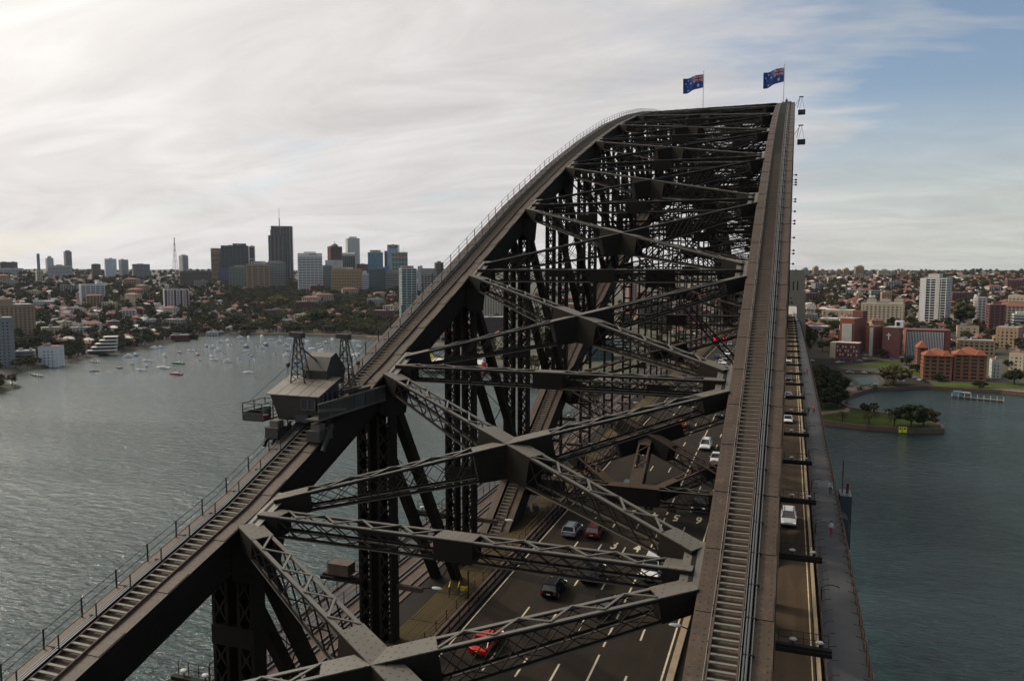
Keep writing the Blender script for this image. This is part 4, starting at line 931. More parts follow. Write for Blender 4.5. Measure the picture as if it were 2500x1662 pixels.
for i, (x0, x1, rt, m) in enumerate([(1955, 1972, 656, GREYC), (1982, 1997, 652, TAN), (1997, 2013, 660, TAN), (2021, 2036, 661, GREYC), (2037, 2052, 660, TAN), (2054, 2072, 657, TAN), (2083, 2108, 651, TAN), (2139, 2169, 660, CREAM), (2188, 2211, 662, TAN), (2170, 2184, 663, GREYC), (2212, 2224, 667, CREAM), (2110, 2130, 664, GREYC)]):
    bld('ridge_flats', 'block of flats on the right hand ridge, number %s from the granite tower' % ['one', 'two', 'three', 'four', 'five', 'six', 'seven', 'eight', 'ten', 'nine', 'eleven', 'twelve'][i], x0, x1, rt, 2500, 22, 12, m, GLASS, fh=3.4, plant=(.5, 4, .1), group='blocks of flats on the right hand ridge')
# orange roofed flats
def hip(mb, cx, cy, z, w, d, h, m, ov=.6):
    a, b = w/2+ov, d/2+ov; r = max(0, a-b); V = [(cx-a, cy-b, z), (cx+a, cy-b, z), (cx+a, cy+b, z), (cx-a, cy+b, z), (cx-r, cy, z+h), (cx+r, cy, z+h)]
    if a < b: r = b-a; V[4] = (cx, cy-r, z+h); V[5] = (cx, cy+r, z+h); return mb.add(V, [(0, 1, 4), (1, 2, 5, 4), (2, 3, 5), (3, 0, 4, 5), (3, 2, 1, 0)], m)
    return mb.add(V, [(0, 1, 5, 4), (1, 2, 5), (2, 3, 4, 5), (3, 0, 4), (3, 2, 1, 0)], m)
OBR = mat('orange_brick', (.24, .105, .05), .85, var=.1, vscale=.2)
for i, (x0, x1, rt, D, dp) in enumerate([(2256, 2335, 868, 560, 18), (2330, 2420, 866, 560, 20), (2242, 2272, 848, 600, 14)]):
    c, rz, w, top, g = place(x0, x1, rt, D, dp, 7)
    t = thing('orange_roof_flats', ['orange brick flats with orange hipped roof facing the inlet, left block', 'orange brick flats with orange hipped roof facing the inlet, right block', 'small orange roofed tower behind the orange brick flats'][i], 'building', (c[0], c[1], g-2), rz, 'orange roofed flats'); H = top-g+2
    facade(t, w, dp, 0, H, OBR, GLASS, fh=3.0, band=.36, bay=5.2, pier=.30, win=True, proud=.7)
    mb = MB(); hip(mb, 0, 0, H, w, dp, 5.2, TILE); mb.build('roof', None, t)
    for q in ((-.3, .3) if i < 2 else (0,)):
        mb = MB(); hip(mb, q*w, -dp/2+1, H-.2, 7, 6, 4.4, TILE); mb.build('gable_roof', None, t); MB().box((q*w, -dp/2-.9, H+.9), (3, .5, 1.3), m=OFFW).build('dormer_window', None, t)
# amusement park below the left truss
t = thing('amusement_hall', 'cream fairground hall with a golden dome near the water', 'building', (0, 0, 0)); p = at_d(1048, 870, 700); t.location = (p[0], p[1], 1.5)
MB().box((0, 0, 4), (28, 14, 8), m=CREAM).build('wall', None, t); mb = MB(); mb.sphere((0, 0, 9.5), 3.4, 12, 6, m=YELL, sq=(1, 1, 1.3)); mb.cyl((0, 0, 13.5), (0, 0, 16), .3, 6, m=YELL, r1=.05); mb.build('dome', None, t)
for i in range(7): MB().box((-11+i*3.7, -7.1, 3.6), (1.8, .3, 4), m=REDP if i % 2 else YELL).build('door_arch', None, t)
t = thing('fairground_gate', 'tall fairground gate with blue and orange sunburst between pale spires', 'gate', (0, 0, 0)); p = at_d(1302, 905, 600); t.location = (p[0], p[1], 1.5)
mb = MB()
for i in range(13):
    a = math.pi*i/12; mb.beam((0, 0, 7), (6.6*math.cos(a), 0, 7+6.6*math.sin(a)), 1.3, .3, up=(0, 1, 0), m=BLUEP if i % 2 else YELL)
mb.build('sunburst', None, t)
for s in (-1, 1):
    mb = MB(); mb.box((s*6.3, 0, 5), (3, 3, 10), m=mat('pale_pink_render', (.55, .40, .33), .8)); mb.cyl((s*6.3, 0, 10), (s*6.3, 0, 18), 1.5, 8, m=OFFW, r1=.1); mb.build('spire', None, t)
p = at_d(1182, 900, 660); t = thing('fairground_ride', 'red and white fairground slide tower seen through the truss', 'ride', (p[0], p[1], 1.5))
MB().cyl((0, 0, 0), (0, 0, 9), 2.6, 10, m=REDP, r1=2.2).build('base', None, t); MB().cyl((0, 0, 9), (0, 0, 17), 2.4, 10, m=OFFW, r1=.3).build('spire', None, t)
p = at_d(1120, 880, 680); t = thing('fairground_shed', 'long white roofed fairground shed along the boardwalk', 'shed', (p[0], p[1], 1.5), .3)
MB().box((0, 0, 3), (60, 16, 6), m=CREAM).build('wall', None, t); mb = MB(); hip(mb, 0, 0, 6, 60, 16, 3, OFFW); mb.build('roof', None, t)
p = at_z(1305, 950, 0); t = thing('boardwalk', 'timber boardwalk on white piles at the water below the gate', 'pier', (p[0], p[1], 0), .5)
MB().box((20, 4, 2.2), (60, 8, .5), m=WOOD).build('deck', None, t)
for i in range(12): MB().cyl((-9+i*5.2, .4, -2), (-9+i*5.2, .4, 2), .5, 6, m=WHITE).build('pile', None, t)
# ------------------------------------------------------------------ patches of lawn, road, paving on the right shore
def patch(name, pts, m, dz=.22, st=1.6, org=(1980, 840), sc=.1526, conv=True, **kw):
    P = []
    for a, b in pts:
        q = gpt(org[0]+a*sc, org[1]+b*sc) if conv else ((a, b), 0)
        if q is None: continue
        P.append((q[0][0], q[0][1]))
    xs = np.arange(min(p[0] for p in P), max(p[0] for p in P)+st, st); ys = np.arange(min(p[1] for p in P), max(p[1] for p in P)+st, st)
    X, Y = np.meshgrid(xs, ys); Z = ground(X, Y)+dz; n = X.shape[1]
    cx = (X[:-1, :-1]+X[1:, 1:])/2; cy = (Y[:-1, :-1]+Y[1:, 1:])/2; ins = in_poly(cx, cy, P)
    I, J = np.nonzero(ins)
    if len(I) == 0: return None
    F = [(int(i*n+j), int(i*n+j+1), int((i+1)*n+j+1), int((i+1)*n+j)) for i, j in zip(I, J)]
    return struct(MB().add(np.stack([X, Y, Z], -1).reshape(-1, 3), F, m).build(name, m, None, **kw))
PATH = mat('tan_path', (.20, .135, .095), .9, var=.15, vscale=.1); COURT = mat('court_surface', (.055, .085, .085), .85)
SPIT = [(20, 446), (36, 439.5), (61, 431), (85, 431), (98, 435.5), (100, 446), (89, 463), (71, 477), (54, 489), (44, 500), (10, 500)]
patch('lawn', SPIT, GRASS, .15, 1.2, conv=False)
patch('path', [(140, 1090), (540, 1050), (600, 940), (700, 960), (730, 1050), (600, 1090), (160, 1135)], PATH, .25, 1.0)
patch('lawn', [(-60, 355), (200, 390), (520, 490), (480, 530), (-60, 525)], GRASS)
patch('lawn', [(480, 335), (1180, 315), (1190, 375), (450, 365)], GRASS)
patch('lawn', [(1090, 262), (1440, 278), (1450, 350), (1200, 345)], GRASS)
patch('lawn', [(1560, 370), (1960, 500), (1960, 565), (1700, 520), (1600, 440)], GRASS)
patch('lawn', [(1700, 640), (2200, 620), (3500, 640), (3500, 700), (2300, 720), (1700, 670)], GRASS)
patch('street', [(-60, 275), (330, 330), (420, 360), (480, 400), (1170, 455), (1170, 490), (560, 485), (180, 400), (-60, 345)], ASPH, .3)
patch('street', [(1180, 560), (1420, 500), (1900, 610), (1960, 660), (1400, 690), (1180, 680)], ASPH, .3)
patch('street', [(-60, 225), (300, 235), (830, 262), (1100, 255), (1100, 262), (830, 300), (420, 355), (280, 330), (-60, 285)], ASPH, .25)
patch('tennis_court', [(370, 565), (600, 540), (700, 660), (500, 680)], COURT, .35); patch('tennis_court', [(680, 540), (1060, 530), (1110, 640), (780, 660)], COURT, .35)
patch('waterfront_path', [(560, 700), (1100, 715), (1700, 690), (2350, 740), (3600, 760), (3600, 800), (2350, 790), (1700, 715), (1100, 762), (620, 795)], PATH, .3)
ledge = [(20, 445), (36, 438.5), (61, 430), (85, 430), (99, 434.5), (101, 446), (90, 464), (72, 478), (56, 490), (52, 505), (55, 530), (61, 550), (78, 588), (118, 612), (165, 606), (260, 560)]
sw = thing('sea_wall', 'brown sandstone sea wall around the small park point on the right', 'wall', (60, 430, 0))
for i, (a, b) in enumerate(zip(ledge[:-1], ledge[1:])):
    L = math.hypot(b[0]-a[0], b[1]-a[1]); n = max(1, int(L/6))
    for j in range(n):
        q0 = (a[0]+(b[0]-a[0])*j/n-60, a[1]+(b[1]-a[1])*j/n-430, .9); q1 = (a[0]+(b[0]-a[0])*(j+1)/n-60, a[1]+(b[1]-a[1])*(j+1)/n-430, .9)
        bar('stone_block', q0, q1, 1.6, 3.9+random.uniform(-.12, .12), mat('sandstone_wall', (.13, .085, .06), .9, var=.3, vscale=.4), sw)
# wharf
p = at_z(2385, 975, 0); t = thing('ferry_wharf', 'ferry wharf with white posts in the inlet on the right', 'pier', (p[0], p[1], 0), -.35)
MB().box((0, 0, .8), (32, 5, .6), m=BROWN).build('deck', None, t); MB().box((-9, 0, 4.2), (10, 4.6, .35), m=GREYC).build('roof', None, t); MB().box((-12, 0, 3), (5, 4, 3.6), m=GLASSL).build('shelter', None, t)
for i in range(9): MB().cyl((-15+i*3.9, -2.3, -2), (-15+i*3.9, -2.3, 3.6), .22, 6, m=OFFW).build('post', None, t)
for i, px in enumerate((2197, 2208)):
    q = at_z(px, 1056, 0); t = thing('navigation_sign', 'bright yellow warning board on the sea wall, %s one' % ('left', 'right')[i], 'sign', (q[0], q[1]-.6, 1.2)); MB().box((0, 0, .6), (1.5 if i == 0 else 2.2, .2, 3.2), m=mat('glowing_yellow_board', (.75, .72, .02), .5, emit=(.7, .65, .0, .02))).build('board', None, t)  # painted board, no lamp: a faint glow is added to its yellow
    MB().cyl((0, -.13, 1.2), (0, -.16, 1.2), .55, 10, m=DARKP).build('symbol', None, t)
# ------------------------------------------------------------------ mid-rise blocks among the houses
def block_proto(i):
    r = random.Random(50+i); w, d, n = r.uniform(16, 30), r.uniform(11, 15), r.choice([3, 4, 5, 6]); h = n*3.1; wm = [OFFW, CREAM, DBRICK, TAN, GREYC, BRICK, CREAM, OFFW][i]
    a = MB().box((0, 0, h/2), (w-.8, d-.8, h-.3), m=GLASS); b = MB()
    for q in range(n+1): b.box((0, 0, q*3.1 if q < n else h-.2), (w, d, 1.35 if q < n else 1.0), m=wm)
    b.box((0, 0, -3), (w, d, 5), m=wm); nb = int(w/4.2)
    for q in range(nb+1):
        for sg in (-1, 1): b.box((-w/2+.6+q*(w-1.2)/nb, sg*(d/2-.19), h/2), (1.2, .44, h), m=wm)
    for q in range(4):
        for sg in (-1, 1): b.box((sg*(w/2-.19), -d/2+.9+q*(d-1.8)/3, h/2), (.44, 1.8, h), m=wm)
    c = MB()
    if i % 3 == 0: hip(c, 0, 0, h+.3, w, d, 3, TILER)
    else: c.box((0, 0, h+.45), (w-.5, d-.5, .4), m=GREYC); c.box((w*.15, 0, h+1.6), (4, 4, 2.4), m=wm)
    return a.mesh('glazing'), b.mesh('wall_grid'), c.mesh('roof')
BPR = [block_proto(i) for i in range(8)]; BNM = ['white block of flats with red roof', 'cream block of flats', 'dark brick block of flats', 'tan block of flats with red roof', 'grey concrete block of flats', 'red brick block of flats', 'broad cream block of flats with red roof', 'plain white block of flats']
rb_ = random.Random(11); placed = []
def occ_free(x, y, r): return all(math.hypot(x-a, y-b) > c*.9+r for a, b, c in FOOT_)
def zone0(px, D): return ('on the left' if px < 420 else 'above the bay' if px < 1000 else 'behind the trusses' if px < 1900 else 'on the right')+(' near the shore' if D < 950 else ' half way up the hill' if D < 1500 else ' high on the hill')
for n_, x0, x1, r0, r1 in ((34, -20, 430, 685, 830), (22, 440, 1000, 690, 790), (44, 1950, 2520, 684, 800), (10, 1050, 1700, 700, 800)):
    for _ in range(n_):
        px, row = rb_.uniform(x0, x1), rb_.uniform(r0, r1); q = gpt(px, row)
        if q is None: continue
        P, D = q
        if float(dshore(P[0], P[1])) < 22 or (abs(P[0]) < 48 and P[1] < 900) or (0 < P[0] < 420 and D < 700) or not occ_free(P[0], P[1], 14): continue
        v = rb_.randrange(8); t = thing('apartment_block', BNM[v]+' '+zone0(px, D), 'building', P, rb_.uniform(-.4, .9), BNM[v]+' '+zone0(px, D)); FOOT_.append((P[0], P[1], 15))
        for nm, me in zip(('glazing', 'wall_grid', 'roof'), BPR[v]): link(nm, me, t)
# ------------------------------------------------------------------ houses of the suburbs
OCC = np.array(FOOT_)
def free(x, y, r): return not np.any(np.hypot(OCC[:, 0]-x, OCC[:, 1]-y) < OCC[:, 2]*.8+r)
def house_parts(i):
    r = random.Random(i); w, d, h = r.uniform(9, 16), r.uniform(8, 11), r.choice([3.2, 5.8, 6.2]); wm = [OFFW, CREAM, BRICK, OFFW, DBRICK, TAN, GREYC, WHITE][i % 8]; rm = [TILER, TILER, TILE, TILEG, TILER, TILER, OFFW, TILEG][i % 8]
    b = MB(); b.box((0, 0, h/2-1), (w, d, h+2), m=wm)
    for s in (-1, 1):
        for j in range(3):
            for k in range(int(h//2.9)): b.box((-w/2+(j+.6)*w/3.2, s*d/2, 1.5+k*2.9), (1.5, .12, 1.3), m=GLASS)
    b.box((w*.3, 0, h+2.2), (.9, .9, 3.0), m=wm); f = MB()
    if i % 3 == 1:
        f.ext([(-d/2-.4, h), (d/2+.4, h), (0, h+3)], -w/2-.3, w/2+.3, m=rm, axis=0)
        b.ext([(-d/2, h), (d/2, h), (0, h+2.7)], -w/2, w/2, m=wm, axis=0)
    else: hip(f, 0, 0, h, w, d, 2.8, rm)
    return b, f, rm
HV = [house_parts(i) for i in range(12)]; HM = [(b.mesh('house_wall'), f.mesh('house_roof')) for b, f, m in HV]
cand = []
rr = random.Random(3)
def add_region(n, x0, x1, r0, r1, pal, p=1.0):
    for _ in range(n):
        px, row = rr.uniform(x0, x1), rr.uniform(r0, r1); q = gpt(px, row)
        if q is None: continue
        P, D = q
        if float(dshore(P[0], P[1])) < 14 or not free(P[0], P[1], 7): continue
        if abs(P[0]) < 42 and P[1] < 900: continue
        if 0 < P[0] < 420 and D < 655: continue
        cand.append((D, P, rr.choice(pal), rr.uniform(-.6, .6), px))
add_region(380, -40, 420, 730, 852, [0, 1, 3, 4, 5, 6, 7, 8, 9, 11])
add_region(170, 420, 720, 725, 812, [0, 4, 8, 9, 11, 3]); add_region(130, 700, 980, 715, 800, [0, 1, 5, 8, 9])
add_region(160, -40, 560, 690, 735, [0, 1, 3, 6, 9]); add_region(90, -40, 1000, 668, 695, [0, 3, 5, 6])
add_region(1500, 1900, 2560, 669, 765, [0, 1, 4, 5, 8, 9, 3, 4, 6]); add_region(130, 1900, 2560, 765, 850, [0, 1, 3, 5, 8])
add_region(160, 1000, 1900, 668, 830, [0, 1, 3, 5, 4])
cand.sort(key=lambda c: c[0]); keep = []; G = {}
for c in cand:
    key = (int(c[1][0]//14), int(c[1][1]//14))
    if key in G: continue
    G[key] = 1; keep.append(c)
PALN = {0: 'white house with dark red roof', 1: 'cream gabled house with red tiled roof', 2: 'red brick house with orange roof', 3: 'white house with grey roof', 4: 'dark brick house with red roof', 5: 'tan house with red roof', 6: 'grey house with flat pale roof', 7: 'white house with slate roof', 8: 'white rendered house with red roof', 9: 'cream house with red hipped roof', 10: 'brick house with orange roof', 11: 'white cottage with grey roof'}
def zone(px, D):
    if px < 1000 and D < 1500: return ('behind the left tan tower' if px < 200 else 'above the left moorings' if px < 400 else 'below the black office' if px < 620 else 'above the bay head' if px < 800 else 'left of the bridge chord')+(' by the water' if D < 950 else ' uphill')
    if px < 1000: return 'on the far left ridge'
    if px < 1900: return 'through the '+('left' if px < 1300 else 'middle' if px < 1600 else 'right')+' trusses'+(' near shore' if D < 900 else ' inland')
    a = 'near the granite tower' if px < 2100 else 'behind the cream flats' if px < 2250 else 'around the white tower' if px < 2360 else 'by the right edge'
    return a+(' on the shore' if D < 900 else ' behind the shore' if D < 1800 else ' far off')
far = MB()
for i, (D, P, v, a, px) in enumerate(keep):
    rz = math.radians(20)+a*.5+(math.pi/2 if i % 2 else 0)
    if i < 270:
        o = link('house', HM[v][0], label=PALN[v]+' '+zone(px, D), category='house', group=PALN[v]+'s '+zone(px, D)); o.location = P; o.rotation_euler = (0, 0, rz)
        link('roof', HM[v][1], o)
    else:
        k, q = math.cos(rz), math.sin(rz); M = np.array([[k, q, 0], [-q, k, 0], [0, 0, 1]])
        for s in HV[v][:2]:
            n = far.n; V = np.vstack(s.v)@M+P; far.v.append(V); far.n += len(V); far.f += [tuple(z+n for z in f) for f in s.f]; far.mi += [far.mid(s.mats[j]) for j in s.mi]
o = far.build('distant_houses', None, kind='stuff'); o['label'] = 'distant suburb of small red roofed houses on the far hills'; o['category'] = 'houses'
HP = np.array([(c[1][0], c[1][1]) for c in keep])
# ------------------------------------------------------------------ trees
def crown(seed, rx, rz, nclump, nleaf, ls, m, z0=0., flat=1.0):
    g = np.random.default_rng(seed); V = []; 
    th = g.uniform(0, 2*math.pi, nclump); ph = np.arccos(g.uniform(-.75, 1, nclump)); rad = g.uniform(.45, .86, nclump)
    C = np.stack([rx*rad*np.sin(ph)*np.cos(th), rx*rad*np.sin(ph)*np.sin(th), rz*rad*np.cos(ph)], 1)
    cr = g.uniform(.26, .44, nclump)*min(rx, rz*1.3)
    mb = MB()
    for c, r in zip(C, cr):
        mb.sphere(c+np.array([0, 0, z0]), r*.72, 6, 4, m=m, sq=(1, 1, .8))
    n = nclump*nleaf; ci = np.repeat(np.arange(nclump), nleaf); d = g.normal(size=(n, 3)); d /= np.linalg.norm(d, axis=1)[:, None]; d[:, 2] = np.abs(d[:, 2])*.85+d[:, 2]*.15
    p = C[ci]+d*(cr[ci]*g.uniform(.75, 1.18, n))[:, None]*np.array([1, 1, .85]); p[:, 2] += z0
    t1 = g.normal(size=(n, 3)); t1 /= np.linalg.norm(t1, axis=1)[:, None]; t2 = np.cross(t1, g.normal(size=(n, 3))); t2 /= np.linalg.norm(t2, axis=1)[:, None]
    s = ls*g.uniform(.6, 1.3, n)[:, None]
    Q = np.stack([p-t1*s, p-t2*s*.7, p+t1*s, p+t2*s*.7], 1).reshape(-1, 3)
    mb.add(Q, [(4*i, 4*i+1, 4*i+2, 4*i+3) for i in range(n)], m); return mb
def trunk(h, r, m=BARK, limbs=5, seed=0, spread=2.2):
    g = random.Random(seed); mb = MB(); mb.cyl((0, 0, -1), (0, 0, h*.55), r, 7, m, r*.7)
    for i in range(limbs):
        a = i*2*math.pi/limbs+g.uniform(-.3, .3); mb.cyl((0, 0, h*.45), (spread*math.cos(a), spread*math.sin(a), h*g.uniform(.8, 1)), r*.5, 5, m, r*.2)
    return mb
KINDS = [('dark', FOLD, 5.0, 4.6, 'dark green'), ('green', FOLG, 5.2, 4.2, 'mid green'), ('dark2', FOLD, 4.0, 5.6, 'tall dark green'), ('yellow', FOLY, 4.6, 3.8, 'yellow green'), ('bare', FOLB, 4.6, 4.2, 'bare brown'), ('green2', FOLG, 6.4, 4.4, 'broad green')]
TV = []
for i, (nm, m, rx, rz, _) in enumerate(KINDS):
    cm = crown(i+1, rx, rz, 15, 34, .55, m, z0=rz+2.0); tr = trunk(rz+2, .35, seed=i)
    for v_, f_, mi_ in [(tr.v, tr.f, tr.mi)]:
        n = cm.n; bi = cm.mid(BARK)
        for v in v_: cm.v.append(v)
        cm.n += tr.n; cm.f += [tuple(k+n for k in f) for f in f_]; cm.mi += [bi]*len(f_)
    TV.append(cm.mesh('tree_mesh'))
tc = []
def trees(n, x0, x1, r0, r1, pal, s0=.8, s1=1.35, hgap=7):
    for _ in range(n):
        px, row = rr.uniform(x0, x1), rr.uniform(r0, r1); q = gpt(px, row)
        if q is None: continue
        P, D = q
        if float(dshore(P[0], P[1])) < 5 or not free(P[0], P[1], 1.5): continue
        if abs(P[0]) < 34 and P[1] < 880: continue
        if -20 < P[0] < 420 and D < 690 and row > 800 and px > 1950: continue
        if np.min(np.hypot(HP[:, 0]-P[0], HP[:, 1]-P[1])) < hgap: continue
        tc.append((D, P, rr.choice(pal), rr.uniform(s0, s1)*(1+.15*(D > 2500)), px))
trees(1000, 440, 960, 735, 822, [0, 1, 2, 1, 5, 0, 3, 4, 4, 1]); trees(650, -40, 440, 735, 880, [0, 0, 1, 2, 5, 4])
trees(1100, -60, 700, 668, 740, [0, 0, 1, 4, 2]); trees(420, 700, 1100, 668, 740, [0, 1, 2, 4])
trees(160, 540, 1000, 700, 760, [3, 5, 4, 0]); trees(500, 540, 1010, 700, 745, [0, 1, 2, 0, 5]); trees(2000, 1900, 2580, 666.5, 765, [0, 0, 1, 2, 0, 4, 4], .7, 1.25); trees(420, 1900, 2580, 765, 860, [0, 2, 1], .6, 1.0)
trees(300, 1000, 1900, 667, 860, [0, 1, 0, 4]); trees(120, 860, 1010, 770, 826, [1, 0, 5]); trees(200, -60, 2560, 665.5, 668, [0, 0, 2], .9, 1.4, 1)
for (xa, ya), (xb, yb) in zip(SHORE[3:24], SHORE[4:25]):
    L_ = math.hypot(xb-xa, yb-ya); nx, ny = (yb-ya)/L_, -(xb-xa)/L_
    for q in range(int(L_/5)):
        t_ = rr.random(); X_, Y_ = xa+(xb-xa)*t_, ya+(yb-ya)*t_; o_ = rr.uniform(7, 26)
        for sg in (1, -1):
            x_, y_ = X_+nx*o_*sg, Y_+ny*o_*sg
            if float(dshore(x_, y_)) > 5 and free(x_, y_, 1.5) and np.min(np.hypot(HP[:, 0]-x_, HP[:, 1]-y_)) > 6:
                D_ = math.hypot(x_-CAM[0], y_-CAM[1]); az_ = math.atan2(x_-CAM[0], y_-CAM[1]); px_ = 1250+FPX*math.tan(az_-YAW)
                tc.append((D_, np.array([x_, y_, gz(x_, y_)]), rr.choice([0, 0, 1, 2, 5, 4]), rr.uniform(.5, 1.0), px_))
tc.sort(key=lambda c: c[0]); ntree = 0; rest = []
tsrc = {}
for D, P, v, s, px in tc:
    if ntree < 285 or v not in tsrc:
        lab = '%s tree %s' % (KINDS[v][4], zone(px, D)); o = link('tree', TV[v], label=lab, category='tree', group=KINDS[v][4]+' trees '+zone(px, D))
        o.location = P; o.scale = (s, s, s*rr.uniform(.9, 1.15)); o.rotation_euler = (0, 0, rr.uniform(0, 6.28)); ntree += 1; tsrc.setdefault(v, o)
    else: rest.append((P, v, s))
def scatter(name, rest, label):
    me = bpy.data.meshes.new(name); me.from_pydata([tuple(p) for p, v, s in rest], [], [])
    for an, ty, vals in (('var', 'INT', [v for p, v, s in rest]), ('sc', 'FLOAT', [s for p, v, s in rest]), ('rot', 'FLOAT', [rr.uniform(0, 6.28) for _ in rest])):
        a = me.attributes.new(an, ty, 'POINT'); a.data.foreach_set('value', vals)
    o = link(name, me, label=label, category='trees', kind='stuff'); ng = bpy.data.node_groups.new(name, 'GeometryNodeTree')
    ng.interface.new_socket('Geometry', in_out='INPUT', socket_type='NodeSocketGeometry'); ng.interface.new_socket('Geometry', in_out='OUTPUT', socket_type='NodeSocketGeometry')
    N = ng.nodes; Lk = ng.links; gi = N.new('NodeGroupInput'); go = N.new('NodeGroupOutput'); jn = N.new('GeometryNodeJoinGeometry')
    def attr(nm, ty): a = N.new('GeometryNodeInputNamedAttribute'); a.data_type = ty; a.inputs[0].default_value = nm; return [q for q in a.outputs if q.enabled and q.name == 'Attribute'][0]
    av, asc, ar = attr('var', 'INT'), attr('sc', 'FLOAT'), attr('rot', 'FLOAT'); cx = N.new('ShaderNodeCombineXYZ'); Lk.new(ar, cx.inputs[2])
    for v, src in tsrc.items():
        cmp_ = N.new('FunctionNodeCompare'); cmp_.data_type = 'INT'; cmp_.operation = 'EQUAL'; ii = [q for q in cmp_.inputs if q.enabled]; Lk.new(av, ii[0]); ii[1].default_value = v
        oi = N.new('GeometryNodeObjectInfo'); oi.inputs['Object'].default_value = src; oi.inputs['As Instance'].default_value = True
        ip = N.new('GeometryNodeInstanceOnPoints'); Lk.new(gi.outputs[0], ip.inputs['Points']); Lk.new(cmp_.outputs[0], ip.inputs['Selection']); Lk.new(oi.outputs['Geometry'], ip.inputs['Instance'])
        Lk.new(cx.outputs[0], ip.inputs['Rotation']); Lk.new(asc, ip.inputs['Scale']); Lk.new(ip.outputs[0], jn.inputs[0])
    Lk.new(jn.outputs[0], go.inputs[0]); md = o.modifiers.new('scatter', 'NODES'); md.node_group = ng; return o
scatter('distant_trees', rest, 'dark green trees scattered between the houses on the far hills')
# named trees of the right shore
def big_tree(px, row, H, Wd, kind, label, group=None, z=None):
    q = gpt(px, row)
    if q is None: return
    P, D = q; m = KINDS[kind][1]; t = thing('tree', label, 'tree', P, rr.uniform(0, 6), group)
    rz = H*.42; crown(int(px+row), Wd/2, rz, int(14+Wd*1.2), 44, .55, m, z0=H-rz).build('crown', None, t); trunk(H*.6, .3+Wd*.02, seed=int(px), spread=Wd*.3).build('trunk', None, t)
def T5(a, b): return 1980+a*.1526, 840+b*.1526
for a, b, H, Wd, k, l in [(1330, 655, 15, 26, 1, 'wide dark fig tree between the tennis courts and the car park'), (1600, 1335, 13, 20, 0, 'largest dark fig tree on the park point, left part'), (1800, 1310, 10, 18, 5, 'low spreading fig tree at the tip of the park point'),
        (930, 1110, 7, 11, 0, 'dense round tree on the neck of the park point'), (1530, 330, 7, 12, 0, 'bushy dark tree at the end of the upper lawn'), (1700, 440, 6, 14, 0, 'low dark bushes left of the orange brick flats'), (1850, 500, 6, 12, 2, 'dark bushes at the foot of the orange brick flats'),
        (1120, 215, 8, 11, 0, 'dark tree in front of the hospital fins'), (2700, 700, 5, 12, 0, 'clipped dark hedge tree on the waterfront lawn'), (2060, 560, 4, 14, 0, 'dark hedge clump in front of the orange flats'), (3250, 640, 12, 16, 0, 'large dark tree at the right edge of the inlet'), (560, 60, 10, 12, 4, 'brown autumn tree left of the brick flats')]:
    p = T5(a, b); big_tree(p[0], p[1], H, Wd, k, l)
for i, (a, b, H, Wd) in enumerate([(80, 640, 14, 16), (170, 700, 15, 18), (300, 720, 15, 18), (120, 850, 14, 18), (280, 880, 15, 18), (400, 820, 13, 16), (90, 1010, 13, 17), (240, 1030, 13, 17), (400, 960, 12, 14), (480, 760, 11, 13), (30, 760, 14, 16), (180, 560, 12, 14), (500, 900, 8, 10), (420, 1000, 7, 9), (0, 930, 14, 16)]):
    p = T5(a, b); big_tree(p[0], p[1], H, Wd, 0 if i % 3 else 1, 'dark tree in the dense grove between the footway and the park', 'dense grove right of the bridge')
for px, row, H, Wd, k, l in [(2350, 800, 30, 26, 0, 'huge dark conical fir between the white tower and the brown towers'), (2335, 812, 12, 14, 4, 'brown bare tree below the huge fir'), (2285, 800, 9, 16, 0, 'dark tree row at the foot of the white tower'), (2222, 798, 12, 16, 2, 'dark trees left of the white tower'), (2070, 830, 12, 16, 0, 'dark tree behind the brick flats near the bridge'), (2036, 800, 9, 14, 1, 'olive tree above the round hall'), (2476, 830, 8, 14, 3, 'yellowish tree right of the square windowed block'), (2465, 900, 8, 12, 0, 'dark tree between the townhouses'), (2290, 930, 5, 12, 0, 'low hedge tree by the waterfront street'),
        (520, 705, 15, 24, 3, 'broad yellow green tree under the green glass block'), (683, 750, 20, 40, 3, 'huge yellow green tree in the middle of the left slope'), (848, 762, 14, 22, 3, 'bright green round tree right of centre on the left slope'), (625, 735, 12, 20, 3, 'yellow autumn tree left of the huge yellow green tree'), (775, 790, 22, 34, 0, 'very large dark fig above the head of the bay'), (755, 745, 18, 30, 0, 'dark fig behind the huge dark fig'), (470, 870-20, 12, 16, 0, 'dark tree beside the grey stepped house'), (575, 800, 20, 26, 0, 'large dark tree above the end of the bay'), (600, 815, 12, 18, 4, 'brown round tree at the end of the bay')]:
    big_tree(px, row, H, Wd, k, l)
def palm(px, row, H, i):
    q = gpt(px, row)
    if q is None: return
    t = thing('palm_tree', ['short', 'leaning', 'broad', 'shaded', 'tall', 'thick', 'slim', 'small', 'lone'][i % 9]+' palm tree '+['on the left of the park lawn', 'in the middle of the park lawn', 'beside the large fig on the point', 'behind the point at the water', 'on the neck of the point', 'beside the path bend', 'in front of the white van', 'near the waterfront bend', 'by the parked cars'][i % 9], 'palm', q[0], 0, 'palms of the right park')
    MB().cyl((0, 0, -.5), (0, 0, H*.6), .45, 7, m=BARK, r1=.38).build('trunk', None, t); mb = MB()
    for j in range(26):
        a = j*2.4; up = rr.uniform(-.1, .9); L = rr.uniform(3.2, 4.3); pr = np.array([0, 0, H*.6])
        for s in range(4):
            f = (s+1)/4; nx = np.array([math.cos(a)*L*f*.9, math.sin(a)*L*f*.9, H*.6+up*L*f*1.1-1.5*L*f*f*.55]); wd = .75*(1-.75*abs(f-.4)); mb.beam(pr, nx, wd, .06, m=FOLG if j % 3 else FOLD); pr = nx
    mb.build('crown', None, t)
